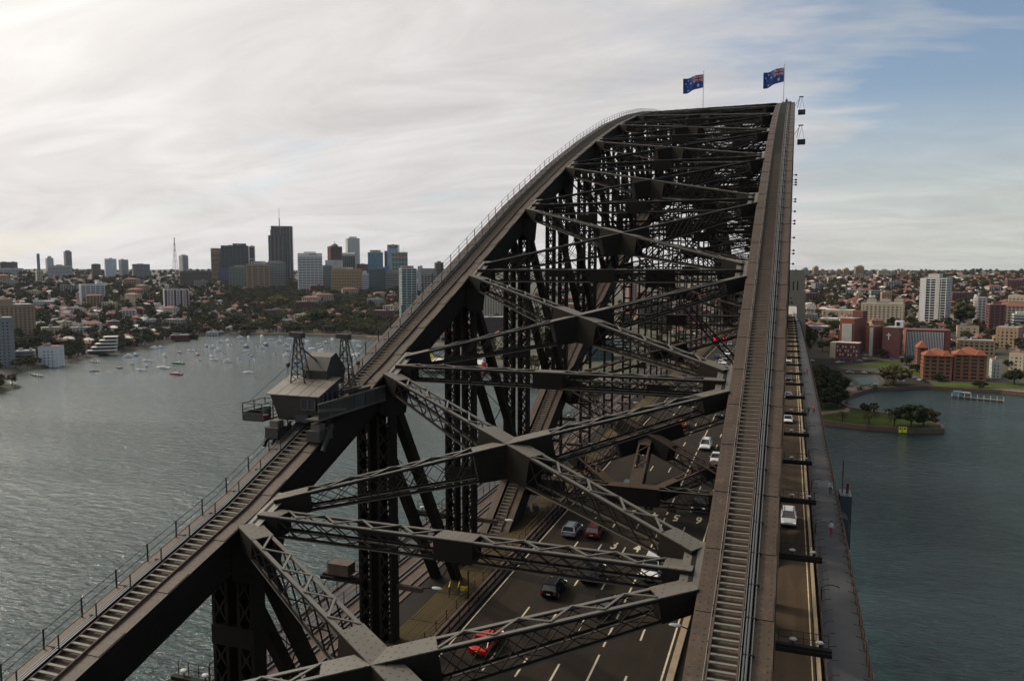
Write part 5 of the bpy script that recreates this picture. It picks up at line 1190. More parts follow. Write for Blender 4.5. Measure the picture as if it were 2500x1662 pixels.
for i, (a, b, H) in enumerate([(495, 1240, 8), (925, 1290, 9), (1330, 1330, 9), (1245, 1190, 9), (1010, 1140, 9), (520, 905, 9), (1015, 725, 7), (790, 745, 5), (1300, 690, 7)]): palm(*T5(a, b), H, i)
# ------------------------------------------------------------------ boats
HULLM = [mat('white_hull', (.72, .72, .70), .3), mat('navy_hull', (.03, .06, .16), .3), mat('red_hull', (.3, .03, .03), .4), mat('green_hull', (.03, .16, .09), .4), mat('grey_hull', (.3, .31, .33), .4), mat('blue_hull', (.05, .2, .42), .4)]
def hull(L, B, H, m):
    mb = MB(); st = [(-.5, .78, 0), (-.25, .95, -.02), (0, 1, 0), (.22, .8, .06), (.38, .45, .14), (.5, .02, .22)]; V = []
    for y, w, s in st: V += [(-B/2*w, y*L, H*(1+s)), (-B/2*w*.7, y*L, -.35), (B/2*w*.7, y*L, -.35), (B/2*w, y*L, H*(1+s))]
    F = []
    for i in range(len(st)-1):
        for j in range(3): F.append((4*i+j, 4*i+4+j, 4*i+5+j, 4*i+1+j))
        F.append((4*i+3, 4*i+7, 4*i+4, 4*i))
    F.append((0, 1, 2, 3)); return mb.add(V, F, m)
BP = {}
def boat_proto(kind, hm):
    key = (kind, hm)
    if key in BP: return BP[key]
    m = HULLM[hm]; out = []
    if kind in ('sail', 'ketch'):
        L = 10 if kind == 'sail' else 15; out.append(('hull', hull(L, L*.28, 1.1, m).mesh('hull'))); b = MB(); b.box((0, -.3, 1.5), (L*.16, L*.38, .6), m=WHITE); b.box((0, -.3, 1.5), (L*.165, L*.3, .2), m=GLASS); out.append(('cabin', b.mesh('cabin')))
        b = MB(); b.cyl((0, .8, 1), (0, .8, 12 if kind == 'sail' else 15), .12, 5, m=GREYC); b.cyl((0, .8, 2.4), (0, -L*.36, 2.4), .22, 5, m=BLUEP if hm != 1 else OFFW); b.cyl((0, .8, 11.6), (0, L*.48, 1.2), .03, 3, m=GREYC); b.cyl((0, .8, 11.6), (0, -L*.48, 1.2), .03, 3, m=GREYC)
        if kind == 'ketch': b.cyl((0, -4.2, 1), (0, -4.2, 11), .11, 5, m=GREYC)
        out.append(('mast', b.mesh('mast')))
    elif kind == 'cruiser':
        out.append(('hull', hull(9.5, 3.3, 1.3, m).mesh('hull'))); b = MB(); b.box((0, -.4, 1.9), (2.5, 4.6, 1.2), m=WHITE); b.box((0, -.4, 2.0), (2.56, 4.0, .5), m=GLASS); b.box((0, -1.2, 2.9), (2.1, 2.6, .8), m=WHITE); b.box((0, 2.2, 1.6), (2, 1.4, .5), m=WHITE); out.append(('cabin', b.mesh('cabin')))
    elif kind == 'small':
        out.append(('hull', hull(5.5, 2.1, .8, m).mesh('hull'))); b = MB(); b.box((0, -.3, 1.1), (1.5, 2, .8), m=WHITE if hm else BLUEP); out.append(('cabin', b.mesh('cabin')))
    else:
        b = MB()
        for s in (-1, 1): h = hull(10, 1.4, 1.1, m); b.add(np.vstack(h.v)+np.array([s*2, 0, 0]), h.f, m)
        b.box((0, 0, 1.2), (4.6, 6, .5), m=m); out.append(('hull', b.mesh('hull'))); b = MB(); b.box((0, 0, 1.9), (3.6, 4, 1), m=WHITE); b.box((0, 0, 2), (3.7, 3.4, .4), m=GLASS); b.cyl((0, 1.4, 2), (0, 1.4, 13), .12, 5, m=GREYC); out.append(('cabin', b.mesh('cabin')))
    BP[key] = out; return out
HC = ['white', 'navy blue', 'red', 'green', 'grey', 'light blue']; KL = {'sail': 'sailing yacht', 'ketch': 'two masted yacht', 'cruiser': 'motor cruiser', 'small': 'small motor boat', 'cat': 'catamaran'}
bi = [0]
def boat(px, row, kind, hm=0, rz=None, extra=None):
    p = at_z(px, row, 0); D = math.hypot(p[0]-CAM[0], p[1]-CAM[1])
    reg = 'near the left shore' if px < 300 else 'moored in the middle left of the bay' if px < 480 else 'moored near the head of the bay' if row < 850 else 'moored in the open middle of the bay' if px < 640 else 'seen past the crane'
    lab = extra or '%s %s %s' % (HC[hm], KL[kind], reg)
    t = thing('boat', lab, 'boat', (p[0], p[1], 0), rz if rz is not None else rr.choice([1.35, 1.5, 1.2, 1.7, -1.5, 1.0]), None if extra else '%s %ss %s' % (HC[hm], KL[kind], reg))
    s = rr.uniform(.9, 1.12); t.scale = (s, s, s)
    for nm, me in boat_proto(kind, hm): link(nm, me, t)
def B1(x, y, *a, **k): boat(x*.2934, 500+y*.2934, *a, **k)
def B2(x, y, *a, **k): boat(450+x*.3061, 480+y*.3061, *a, **k)
B1(785, 1386, 'sail', 4); B1(1172, 1378, 'sail', 0); B1(1225, 1302, 'sail', 0); B1(1365, 1264, 'cruiser', 0); B1(1355, 1360, 'ketch', 0, 1.57, 'long white yacht lying broadside in the left of the bay'); B1(1220, 1344, 'small', 5, None, 'small bright blue boat left in the bay'); B1(1093, 1327, 'small', 4); B1(993, 1361, 'small', 3, None, 'tiny green dinghy far left in the bay')
B1(1478, 1322, 'ketch', 3, 1.5, 'green hulled two masted yacht'); B1(1462, 1411, 'ketch', 2, 1.5, 'red hulled two masted yacht nearest the camera on the left'); B1(1490, 1230, 'sail', 4); B1(1590, 1216, 'sail', 0); B1(1640, 1250, 'sail', 2, None, 'red hulled yacht in the left of the bay'); B1(1658, 1299, 'small', 0); B1(1715, 1181, 'cruiser', 5); B1(1765, 1191, 'cruiser', 0); B1(1808, 1216, 'cruiser', 0); B1(1757, 1263, 'sail', 0); B1(1857, 1236, 'small', 0)
B1(1780, 1293, 'sail', 0); B1(1890, 1309, 'cruiser', 0, 1.57, 'large white motor cruiser alone in the open water'); B1(1990, 1276, 'small', 0); B1(1910, 1171, 'sail', 0); B1(1830, 1147, 'cruiser', 0); B1(1895, 1137, 'cruiser', 0)
for i in range(5): B1(1035+i*30, 1272-i*5, 'cruiser' if i % 2 else 'small', [0, 0, 4, 5, 0][i])
for i in range(5): B1(1255+i*26, 1197-i*2, 'cruiser' if i % 2 else 'small', [4, 0, 5, 0, 0][i])
for x, y, k, h in [(437, 1291, 'small', 0), (458, 1171, 'small', 0), (490, 1201, 'cruiser', 1), (500, 1236, 'sail', 0), (514, 1256, 'small', 4), (532, 1273, 'small', 5), (565, 1301, 'small', 0), (363, 1189, 'small', 0), (448, 1131, 'cruiser', 0), (512, 1126, 'cruiser', 0), (617, 1121, 'cruiser', 0), (620, 1166, 'small', 0), (645, 1186, 'cruiser', 1), (622, 1211, 'cruiser', 0), (640, 1236, 'small', 0), (692, 1143, 'sail', 0), (752, 1166, 'cruiser', 0), (728, 1256, 'small', 0), (816, 1191, 'cruiser', 0), (808, 1271, 'cruiser', 0), (826, 1229, 'small', 2), (860, 1196, 'small', 0), (895, 1326, 'cruiser', 5), (936, 1111, 'small', 0), (930, 1171, 'cruiser', 1), (980, 1156, 'sail', 0), (1000, 1131, 'small', 0), (1015, 1216, 'sail', 0), (1080, 1181, 'sail', 0), (1090, 1201, 'small', 1), (1094, 1236, 'cruiser', 0), (1125, 1166, 'sail', 4), (1170, 1216, 'small', 0), (1187, 1281, 'cruiser', 1), (1268, 1161, 'cruiser', 0), (1270, 1181, 'cruiser', 0), (1350, 1146, 'small', 0), (1378, 1156, 'sail', 0), (1390, 1206, 'cruiser', 0), (1333, 1226, 'small', 0), (1245, 1306, 'small', 0), (770, 1113, 'small', 0), (1395, 1196, 'small', 4), (98, 1256, 'small', 4), (52, 1228, 'small', 4), (308, 1251, 'small', 0), (588, 1200, 'small', 0), (968, 1300, 'small', 0), (540, 1160, 'small', 0), (1180, 1140, 'sail', 0), (850, 1140, 'sail', 0), (1290, 1200, 'sail', 4)]: B2(x, y, k, h)
B2(515, 1409, 'sail', 0, None, extra='white yacht lying nearest the crane in the open water'); B2(1373, 1264, 'cat', 0, None, extra='white catamaran near the bridge chord')
for i, (px, row, L, rz) in enumerate([(88, 917, 22, -.9), (230, 885, 12, -.6), (20, 947, 16, -.6)]):
    p = at_z(px, row, 0); t = thing('jetty', ['white railed jetty left of the white waterfront block', 'small pontoon off the left shore', 'low stone jetty at the left edge'][i], 'jetty', (p[0], p[1], 0), rz+.6)
    MB().box((0, 0, 1), (L, 3, .4), m=GREYC).build('deck', None, t)
    for q in range(5): MB().cyl((-L/2+.5+q*(L-1)/4, -1.3, -2), (-L/2+.5+q*(L-1)/4, -1.3, 3.4), .22, 6, m=WHITE).build('pile', None, t)
pm = [at_z(600+i*25, 819, 0) for i in range(12)]
t = thing('promenade_wall', 'long low sea wall with pale path along the head of the bay', 'wall', (0, 0, 0))
pts = [(-690, 850), (-600, 866), (-515, 866), (-430, 838)]
for a, b in zip(pts[:-1], pts[1:]): MB().beam((a[0], a[1], 1), (b[0], b[1], 1), 2.5, 3, m=KERB).build('wall_length', None, t)
# ------------------------------------------------------------------ cars
def car_parts(kind, pm):
    L, Wd, H = {'sedan': (4.5, 1.78, 1.42), 'hatch': (4.1, 1.74, 1.48), 'suv': (4.6, 1.86, 1.72), 'ute': (5.0, 1.88, 1.8), 'van': (5.2, 1.95, 2.1)}[kind]
    zb = .48 if kind in ('sedan', 'hatch') else .62; belt = H*.62; b = MB()
    hood = belt-.06; st = {'sedan': [(-.5, .86, .60, belt-.12), (-.47, .97, .34, belt-.03), (-.3, 1, .26, belt), (.0, 1, .24, belt), (.22, 1, .26, belt-.02), (.36, .99, .26, hood-.12), (.47, .95, .32, hood-.24), (.5, .84, .45, hood-.34)]}.get(kind) or [(-.5, .9, .50, belt), (-.48, .98, .36, belt+.02), (-.3, 1, .28, belt+.02), (.0, 1, .26, belt), (.22, 1, .28, belt-.02), (.36, .99, .28, hood-.10), (.47, .95, .34, hood-.20), (.5, .85, .45, hood-.32)]
    V = []; F = []
    for y, w, zl, zt in st:
        q = Wd/2*w; V += [(-q*.9, y*L, zl), (-q, y*L, zl+.18), (-q, y*L, zt-.16), (-q*.93, y*L, zt-.03), (-q*.5, y*L, zt+.03), (q*.5, y*L, zt+.03), (q*.93, y*L, zt-.03), (q, y*L, zt-.16), (q, y*L, zl+.18), (q*.9, y*L, zl)]
    n = 10
    for i in range(len(st)-1):
        for j in range(n): F.append((n*i+j, n*i+(j+1) % n, n*(i+1)+(j+1) % n, n*(i+1)+j))
    F += [tuple(range(n-1, -1, -1)), tuple(range(n*(len(st)-1), n*len(st)))]; b.add(V, F, pm)
    c = {'sedan': (-.40, -.20, .08, .26), 'hatch': (-.48, -.38, .08, .27), 'suv': (-.485, -.42, .08, .27), 'ute': (-.12, -.08, .14, .28), 'van': (-.49, -.46, .22, .36)}[kind]
    def gh(y0, y1, y2, y3, wb, wt, z0, z1, m, mb):
        V = [(-wb, y0*L, z0), (wb, y0*L, z0), (wb, y3*L, z0), (-wb, y3*L, z0), (-wt, y1*L, z1), (wt, y1*L, z1), (wt, y2*L, z1), (-wt, y2*L, z1)]
        return mb.add(V, [(0, 1, 5, 4), (1, 2, 6, 5), (2, 3, 7, 6), (3, 0, 4, 7), (4, 5, 6, 7)], m)
    g = MB(); gh(*c, Wd*.45, Wd*.37, belt-.02, H-.05, CARGL, g)
    r = MB(); V = [(-Wd*.375, c[1]*L-.05, H-.055), (Wd*.375, c[1]*L-.05, H-.055), (Wd*.375, c[2]*L+.04, H-.055), (-Wd*.375, c[2]*L+.04, H-.055)]; V += [(x*.92, y*.98, z+.07) for x, y, z in V]
    r.add(V, [(0, 1, 5, 4), (1, 2, 6, 5), (2, 3, 7, 6), (3, 0, 4, 7), (4, 5, 6, 7)], pm)
    for s in (-1, 1):
        for (ya, yb) in ((c[0], c[1]), (c[3], c[2]), ((c[0]+c[3])/2-.02, (c[1]+c[2])/2-.02)): r.beam((s*Wd*.455, ya*L, belt), (s*Wd*.377, yb*L, H-.04), .08, .07, up=(0, 1, 0), m=pm)
        if kind in ('suv', 'hatch'): r.beam((s*Wd*.3, c[1]*L, H+.07), (s*Wd*.3, c[2]*L, H+.07), .05, .05, m=PIPE)
    wh = []
    for s in (-1, 1):
        for y in (-.31, .32):
            w = MB(); R = .33 if kind in ('sedan', 'hatch') else .37; w.cyl((s*(Wd/2-.2), y*L, R), (s*(Wd/2+.01), y*L, R), R, 14, m=TYRE); w.cyl((s*(Wd/2), y*L, R), (s*(Wd/2+.02), y*L, R), R*.6, 10, m=RIM); wh.append(w.mesh('wheel'))
    lt = []
    for s in (-1, 1):
        lt.append(('headlight', MB().box((s*Wd*.37, L*.485, hood-.30), (.34, .12, .15), m=HLIT).mesh('headlight'))); lt.append(('tail_light', MB().box((s*Wd*.39, -L*.488, belt-.2), (.28, .1, .2), m=TAIL).mesh('tail_light')))
        lt.append(('mirror', MB().box((s*(Wd/2+.08), L*.18, belt+.03), (.18, .1, .13), m=pm).mesh('mirror')))
    lt.append(('number_plate', MB().box((0, -L*.503, .62), (.4, .03, .12), m=YELL if pm.name.endswith('red') else OFFW).mesh('number_plate'))); lt.append(('grille', MB().box((0, L*.492, hood-.42), (Wd*.55, .06, .2), m=DARKP).mesh('grille')))
    lt.append(('bumper', MB().box((0, L*.487, .42), (Wd*.86, .12, .16), m=DARKP).mesh('bumper')))
    bm = b.mesh('body'); bm.polygons.foreach_set('use_smooth', [True]*len(bm.polygons)) if False else None
    return [('body', bm), ('glasshouse', g.mesh('glasshouse')), ('roof', r.mesh('roof'))]+[('wheel', w) for w in wh]+lt
PAINT = {k: mat('car_paint_'+k, c, r, metal=mm) for k, (c, r, mm) in dict(red=((.50, .02, .015), .3, 0), maroon=((.13, .012, .018), .3, .2), black=((.012, .012, .013), .22, .3), silver=((.33, .36, .39), .3, .5), white=((.72, .72, .70), .3, 0), orange=((.55, .12, .02), .35, 0), blue=((.02, .10, .30), .3, .2), grey=((.10, .11, .12), .3, .4), darkgreen=((.03, .08, .06), .3, .3), yellow=((.6, .42, .02), .35, 0)).items()}
CP = {}
def car(kind, paint, x, y, z, rz, label, group=None):
    key = (kind, paint)
    if key not in CP: CP[key] = car_parts(kind, PAINT[paint])
    t = thing('car' if kind not in ('van', 'ute') else {'van': 'van', 'ute': 'pickup_truck'}[kind], label, 'car' if kind not in ('van',) else 'van', (x, y, z), rz, group)
    for nm, me in CP[key]: link(nm, me, t)
    return t
def rc(kind, paint, x, y, away, label, group='vehicles on the bridge road'):
    t = car(kind, paint, x, y, deck(y)+.01, 0 if away else math.pi, label, group); t.scale = (.97, .97, .97)
rc('sedan', 'red', -6.1, 19.7, True, 'bright red car behind the lowest lattice strut'); rc('hatch', 'black', -3.7, 31.9, True, 'black hatchback in the second lane, nearest of the dark cars'); rc('suv', 'black', -.85, 36.5, True, 'black four wheel drive with roof rack under the second strut')
rc('hatch', 'silver', -6.3, 48.2, True, 'silver car with roof rack in the leftmost lane'); rc('hatch', 'maroon', -3.6, 48.8, True, 'dark red car beside the silver car'); rc('van', 'white', 4.85, 39.3, False, 'large white van coming towards the camera behind the strut')
rc('ute', 'black', 7.1, 63.0, False, 'black pickup truck with lit headlamps beside the lane number six'); rc('suv', 'white', 4.5, 96.6, False, 'white four wheel drive in the open road beyond the portal'); rc('sedan', 'white', 7.0, 88.3, False, 'white car half hidden by the right chord')
rc('hatch', 'black', -3.5, 68.0, True, 'black car under the lane signals'); rc('sedan', 'black', 1.9, 29.9, True, 'black sedan hidden behind the lowest strut'); rc('sedan', 'orange', -1.6, 113.4, True, 'orange red car far down the road'); rc('suv', 'darkgreen', 4.4, 126, False, 'pale green van like car at the right edge of the road')
rc('sedan', 'silver', -3.2, 150, True, 'silver car seen through the far bracing')
for i, (px, row, k, c, l) in enumerate([(1776, 870, 'suv', 'white', 'white car far along the road, left one'), (1769, 881, 'sedan', 'silver', 'silver car far along the road'), (1751, 877, 'hatch', 'blue', 'dark car far along the road'), (1760, 891, 'sedan', 'white', 'white car just above the strut gusset far along the road'), (1781, 845, 'suv', 'silver', 'grey car queueing near the far signals'), (1761, 846, 'hatch', 'grey', 'dark grey car queueing near the far signals')]):
    p = at_z(px, row, 58.5); rc(k, c, min(7.6, max(-7, p[0])), p[1], i in (2, 3), l)
rc('suv', 'white', 18.15, 60.8, False, 'white four wheel drive with roof rails in the right hand lane'); rc('sedan', 'white', 17.9, 125, False, 'white sedan in the right hand lane, second from the camera'); rc('sedan', 'silver', 17.9, 155, False, 'pale sedan in the right hand lane, third from the camera'); rc('hatch', 'grey', 17.9, 186, False, 'grey hatchback far along the right hand lane'); rc('sedan', 'white', 17.9, 230, False, 'white car farthest along the right hand lane')
for i, (k_, c_, x_, y_, aw) in enumerate([('sedan', 'white', 4.7, 168, False), ('suv', 'black', 1.9, 186, True), ('hatch', 'silver', 7.3, 199, False), ('sedan', 'grey', -3.6, 139, True), ('van', 'white', -.8, 204, True), ('hatch', 'red', 1.9, 150, True)]):
    rc(k_, c_, x_, y_, aw, '%s %s far along the road, %s from the camera' % (c_, {'sedan': 'sedan', 'suv': 'four wheel drive', 'hatch': 'hatchback', 'van': 'delivery van'}[k_], ['third', 'fourth', 'fifth', 'first', 'sixth', 'second'][i]))
# parked cars on the right shore
for i, (a, b, c, k) in enumerate([(15, 272, 'white', 'sedan'), (430, 305, 'white', 'suv'), (500, 305, 'silver', 'sedan'), (540, 250, 'blue', 'hatch'), (610, 455, 'white', 'sedan'), (640, 462, 'silver', 'hatch'), (850, 465, 'white', 'sedan'), (940, 470, 'grey', 'sedan'), (1080, 475, 'silver', 'sedan'), (870, 185, 'white', 'sedan'), (750, 705, 'white', 'sedan'), (1180, 680, 'black', 'suv'), (1290, 250, 'blue', 'sedan'), (1440, 520, 'white', 'suv'), (1500, 530, 'grey', 'sedan'), (1560, 540, 'white', 'hatch'), (1620, 555, 'silver', 'sedan'), (1680, 568, 'grey', 'sedan'), (1740, 590, 'white', 'sedan'), (1790, 605, 'black', 'suv'), (1840, 620, 'black', 'sedan'), (1440, 600, 'white', 'suv'), (690, 280, 'blue', 'sedan'), (780, 275, 'silver', 'sedan'), (860, 245, 'white', 'hatch'), (565, 1000, 'red', 'sedan')]):
    q = gpt(*T5(a, b))
    if q: car(k, c, q[0][0], q[0][1], q[0][2]+.3, rr.choice([1.2, 1.35, -1.8]), '%s %s parked %s' % (c, {'suv': 'four wheel drive', 'hatch': 'hatchback', 'sedan': 'sedan', 'van': 'van'}[k], 'in front of the hospital' if b < 320 else 'on the street above the courts' if b < 500 else 'in the waterfront car park' if a > 1200 else 'on the waterfront path'), 'parked cars of the right shore')
q = gpt(*T5(1020, 690)); car('van', 'white', q[0][0], q[0][1], q[0][2]+.3, 1.4, 'long white camper van parked below the tennis courts'); q = gpt(*T5(1430, 225)); car('van', 'white', q[0][0], q[0][1], q[0][2]+.3, 1.4, 'white delivery van in front of the hospital wing')
# ------------------------------------------------------------------ people (one skinned body each)
def person(x, y, z, rz, label, top, legs, hair=(.03, .02, .015), stride=.28, group=None, arms=.15, hat=None, lean=0.):
    t = thing('person', label, 'person', (x, y, z), rz, group)
    J = [(0, 0, .95), (0, .01+lean*.5, 1.18), (0, .02+lean, 1.42), (0, .03+lean*1.2, 1.52), (0, .05+lean*1.3, 1.62), (0, .05+lean*1.3, 1.74)]; E = [(0, 1), (1, 2), (2, 3), (3, 4), (4, 5)]; Rr = [.15, .14, .13, .055, .09, .075]
    for s in (-1, 1):
        n = len(J); J += [(s*.10, 0, .88), (s*.11, s*stride*.5+.04, .50), (s*.11, s*stride-.06, .08), (s*.11, s*stride+.10, .04)]; E += [(0, n), (n, n+1), (n+1, n+2), (n+2, n+3)]; Rr += [.095, .065, .045, .04]
        n = len(J); J += [(s*.19, lean, 1.40), (s*.25, -s*arms+lean, 1.14), (s*.25, -s*arms*1.4+.10+lean, .90), (s*.24, -s*arms*1.5+.16+lean, .82)]; E += [(2, n), (n, n+1), (n+1, n+2), (n+2, n+3)]; Rr += [.06, .045, .035, .03]
    me = bpy.data.meshes.new('body'); me.from_pydata(J, E, []); o = bpy.data.objects.new('body', me); COL.objects.link(o)
    md = o.modifiers.new('s', 'SKIN'); sv = me.skin_vertices[0].data
    for i, r in enumerate(Rr): sv[i].radius = (r*(1.25 if i < 3 else 1), r)
    sv[0].use_root = True; o.modifiers.new('u', 'SUBSURF').levels = 1
    dg = bpy.context.evaluated_depsgraph_get(); m2 = bpy.data.meshes.new_from_object(o.evaluated_get(dg)); bpy.data.objects.remove(o)
    tm = mat('cloth_%02x%02x%02x' % tuple(int(c*255) for c in top), top, .8); lm = mat('cloth_%02x%02x%02x' % tuple(int(c*255) for c in legs), legs, .8)
    for m in (tm, lm, SKIN, DARKP): m2.materials.append(m)
    idx = []
    for p in m2.polygons:
        c = p.center; idx.append(3 if c.z < .09 else 1 if c.z < .96 and abs(c.x) < .205 else 2 if c.z > 1.5 or (c.z < .9 and abs(c.x) > .19) else 0)
    m2.polygons.foreach_set('material_index', idx); m2.polygons.foreach_set('use_smooth', [True]*len(idx)); link('body', m2, t)
    h = MB(); h.sphere((0, .03+lean*1.3, 1.72), .105, 8, 5, m=hat or mat('hair_dark', hair, .8), sq=(1, 1.05, .9)); h.build('hair' if not hat else 'helmet', None, t); return t
def dk(x, y): return (x, y, deck(y)+.12)
person(*dk(22.9, 57.5), .2, 'person in white top and red trousers walking on the right footway', (.6, .58, .56), (.40, .02, .05), group='people on the right footway')
person(*dk(23.6, 75), math.pi, 'person in pale blue shirt and dark trousers by the footway fence', (.35, .5, .6), (.02, .02, .03), group='people on the right footway')
person(*dk(23.1, 136), math.pi, 'person in orange top walking far along the right footway', (.6, .14, .04), (.02, .02, .03), group='people on the right footway')
person(*dk(21.9, 133), 0, 'person in dark clothes beside the inner fence of the right footway', (.03, .03, .04), (.03, .02, .02), group='people on the right footway')
person(*dk(22.9, 198), 0, 'person in bright red jacket far along the right footway', (.55, .02, .06), (.05, .03, .04), group='people on the right footway'); person(*dk(22.2, 196), 0, 'person in grey beside the one in the red jacket', (.2, .2, .22), (.04, .03, .04), group='people on the right footway')
for i in range(7):
    y = 236+i*1.4; person(XT-.2+(i % 2)*.5, y, 134.15+ (1.2 if i > 3 else 0)*0, .3*i, 'climber in dark blue suit standing on the crown of the right chord', (.03, .05, .17), (.04, .05, .13), group='climbers on the crown', stride=.08)
for i, yy_ in enumerate((171, 173.5, 176, 178)): person(XT-.25, yy_, chord_z(yy_)+.3, 0, 'climber in dark blue suit walking up the right chord below the crown', (.03, .04, .10), (.03, .04, .09), group='climbers on the right chord', stride=.2)
person(-14.9, 13.6, chord_z(13.6)+.2, 2.2, 'worker in white helmet and grey overalls on the chord beside the crane', (.12, .12, .11), (.10, .10, .09), hat=WHITE, lean=.15)
# ------------------------------------------------------------------ maintenance crane on the left chord
CRW = mat('crane_grey_paint', (.040, .034, .026), .6, var=.12, vscale=1.5); CRR = mat('crane_roof_sheet', (.105, .088, .066), .6, var=.12, vscale=1.2)
cr = thing('maintenance_crane', 'grey maintenance crane with cabin, two lattice masts and side platforms riding the left chord', 'crane', (-16.4, 8, 77.0))
O = np.array([-16.4, 8, 77.0]); L3 = lambda *p: tuple(np.array(p)-O)
# cabin: front wall leaning in towards the bottom, monopitch roof
V = [L3(-18.1, 8.3, 77.7), L3(-14.5, 8.3, 77.8), L3(-14.5, 10.6, 77.8), L3(-18.1, 10.6, 77.7), L3(-18.6, 8.0, 79.55), L3(-14.35, 8.0, 79.6), L3(-14.35, 10.6, 80.5), L3(-18.6, 10.6, 80.45)]
MB().add(V, [(0, 1, 5, 4), (1, 2, 6, 5), (2, 3, 7, 6), (3, 0, 4, 7), (4, 5, 6, 7), (3, 2, 1, 0)], CRW).build('cabin', None, cr)
rf = link('roof', None, cr)
mb = MB()
for i in range(5):
    x0 = -18.85+i*.92; V = [L3(x0, 7.8, 79.60), L3(x0+.89, 7.8, 79.61), L3(x0+.89, 10.8, 80.66), L3(x0, 10.8, 80.65)]; V += [(a, b, c+.07) for a, b, c in V]
    MB().add(V, [(0, 1, 5, 4), (1, 2, 6, 5), (2, 3, 7, 6), (3, 0, 4, 7), (4, 5, 6, 7), (3, 2, 1, 0)], CRR).build('roof_sheet', None, rf)
for nm, x in (('window', -15.6), ('window', -15.0)):
    MB().box(L3(x, 8.02, 79.05), (.5, .10, .72), m=GLASS).build('window', None, cr)
    f = MB(); [f.box(L3(x+s*.28, 7.99, 79.05), (.06, .12, .84), m=CRR) for s in (-1, 1)]; [f.box(L3(x, 7.99, 79.05+s*.4), (.6, .12, .06), m=CRR) for s in (-1, 1)]; f.build('window_frame', None, cr)
for y in (8.7, 9.3, 9.9): MB().box(L3(-14.38, y, 79.35), (.1, .46, .8), m=GLASS).build('window', None, cr); MB().box(L3(-14.34, y-.3, 79.35), (.1, .06, .95), m=CRR).build('window_frame', None, cr)
MB().box(L3(-15.9, 8.12, 77.95), (1.1, .35, .55), m=DARKP).build('doorway', None, cr)
# counterweight housing
V = [(y, z) for y, z in ((10.4-8, 80.2-77), (12.6-8, 80.0-77), (12.9-8, 81.2-77), (11.6-8, 82.5-77), (10.9-8, 82.2-77), (10.3-8, 81.2-77))]
MB().ext(V, -.9, 1.2, m=CRW, axis=0).build('winch_housing', None, cr)
def lattice_mast(x, y, z0, z1, w):
    mb = MB(); n = 6
    for i in range(n):
        a, b = i/n, (i+1)/n; wa, wb = w*(1-a*.72), w*(1-b*.72); za, zb = z0+(z1-z0)*a, z0+(z1-z0)*b
        P = [[L3(x+sx*wq, y+sy*wq*.7-(.3*f), zq) for sx, sy in ((-1, -1), (1, -1), (1, 1), (-1, 1))] for wq, zq, f in ((wa, za, a), (wb, zb, b))]
        for j in range(4): mb.beam(P[0][j], P[1][j], .075, .075, m=CRW); mb.beam(P[0][j], P[1][(j+1) % 4], .04, .04, m=CRW); mb.beam(P[1][j], P[1][(j+1) % 4], .05, .05, m=CRR)
    mb.box(L3(x-.15, y-.3, z1+.1), (.95, .4, .34), m=CRW); mb.box(L3(x+.35, y-.3, z1+.05), (.3, .5, .4), m=CRW)
    mb.build('lattice_mast', None, cr)
lattice_mast(-17.3, 10.0, 80.3, 83.85, .62); lattice_mast(-14.9, 12.6, 78.8, 83.6, .66)
MB().beam(L3(-17.2, 10.0, 82.9), L3(-16.0, 11.2, 81.4), .12, .12, m=CRW).build('stay', None, cr); MB().beam(L3(-14.9, 12.3, 82.6), L3(-15.9, 11.6, 80.7), .12, .12, m=CRW).build('stay', None, cr)
mb = MB()
for q in ((-20.2, 7.3, 78.9), (-18.4, 9.9, 80.3), (-18.9, 9.9, 79.5)): mb.cyl(L3(-18.35, 9.9, 81.5), L3(*q), .018, 4, m=DARKP)
mb.cyl(L3(-18.35, 9.9, 81.5), L3(-17.6, 9.8, 83.8), .02, 4, m=DARKP); mb.cyl(L3(-18.2, 9.9, 81.5), L3(-17.4, 9.8, 83.8), .02, 4, m=DARKP)
for q in ((-13.4, 15, 79.4), (-13.5, 11, 79.4), (-14.6, 14, 78.9)): mb.cyl(L3(-14.0, 12.8, 81.5), L3(*q), .018, 4, m=DARKP)
mb.cyl(L3(-14.0, 12.8, 81.5), L3(-14.6, 12.4, 83.6), .02, 4, m=DARKP); mb.sphere(L3(-14.0, 12.8, 81.6), .2, 6, 4, m=CRW); mb.sphere(L3(-18.35, 9.9, 81.6), .2, 6, 4, m=CRW)
mb.build('hoist_cable', None, cr)
# basket on the water side, long mesh sided platform on the road side
MESHM = mat('platform_mesh_panel', (.045, .043, .039), .6, var=.3, vscale=3)
mb = MB(); x0, x1, y0, y1, z0, z1 = -20.4, -18.7, 7.1, 9.7, 77.75, 79.0
mb.box(L3((x0+x1)/2, (y0+y1)/2, z0), (x1-x0, y1-y0, .12), m=CRW)
for x in (x0, x1):
    for y in (y0, (y0+y1)/2, y1): mb.beam(L3(x, y, z0), L3(x, y, z1), .06, .06, up=(0, 1, 0), m=CRW)
    for z in (z0+.3, z0+.8, z1): mb.beam(L3(x, y0, z), L3(x, y1, z), .05, .05, m=CRW)
for y in (y0, y1):
    for z in (z0+.3, z0+.8, z1): mb.beam(L3(x0, y, z), L3(x1, y, z), .05, .05, m=CRW)
mb.box(L3(x0, (y0+y1)/2, z0+.3), (.03, y1-y0, .55), m=MESHM); mb.box(L3((x0+x1)/2, y0, z0+.3), (x1-x0, .03, .5), m=MESHM); mb.build('basket', None, cr)
MB().cyl(L3(-19.1, 8.2, 77.85), L3(-19.1, 8.2, 78.7), .3, 10, m=mat('green_drum', (.02, .07, .05), .5)).build('drum', None, cr); MB().cyl(L3(-18.75, 7.6, 77.85), L3(-18.75, 7.6, 78.15), .22, 10, m=mat('dull_red', (.12, .02, .015), .7)).build('drum', None, cr)
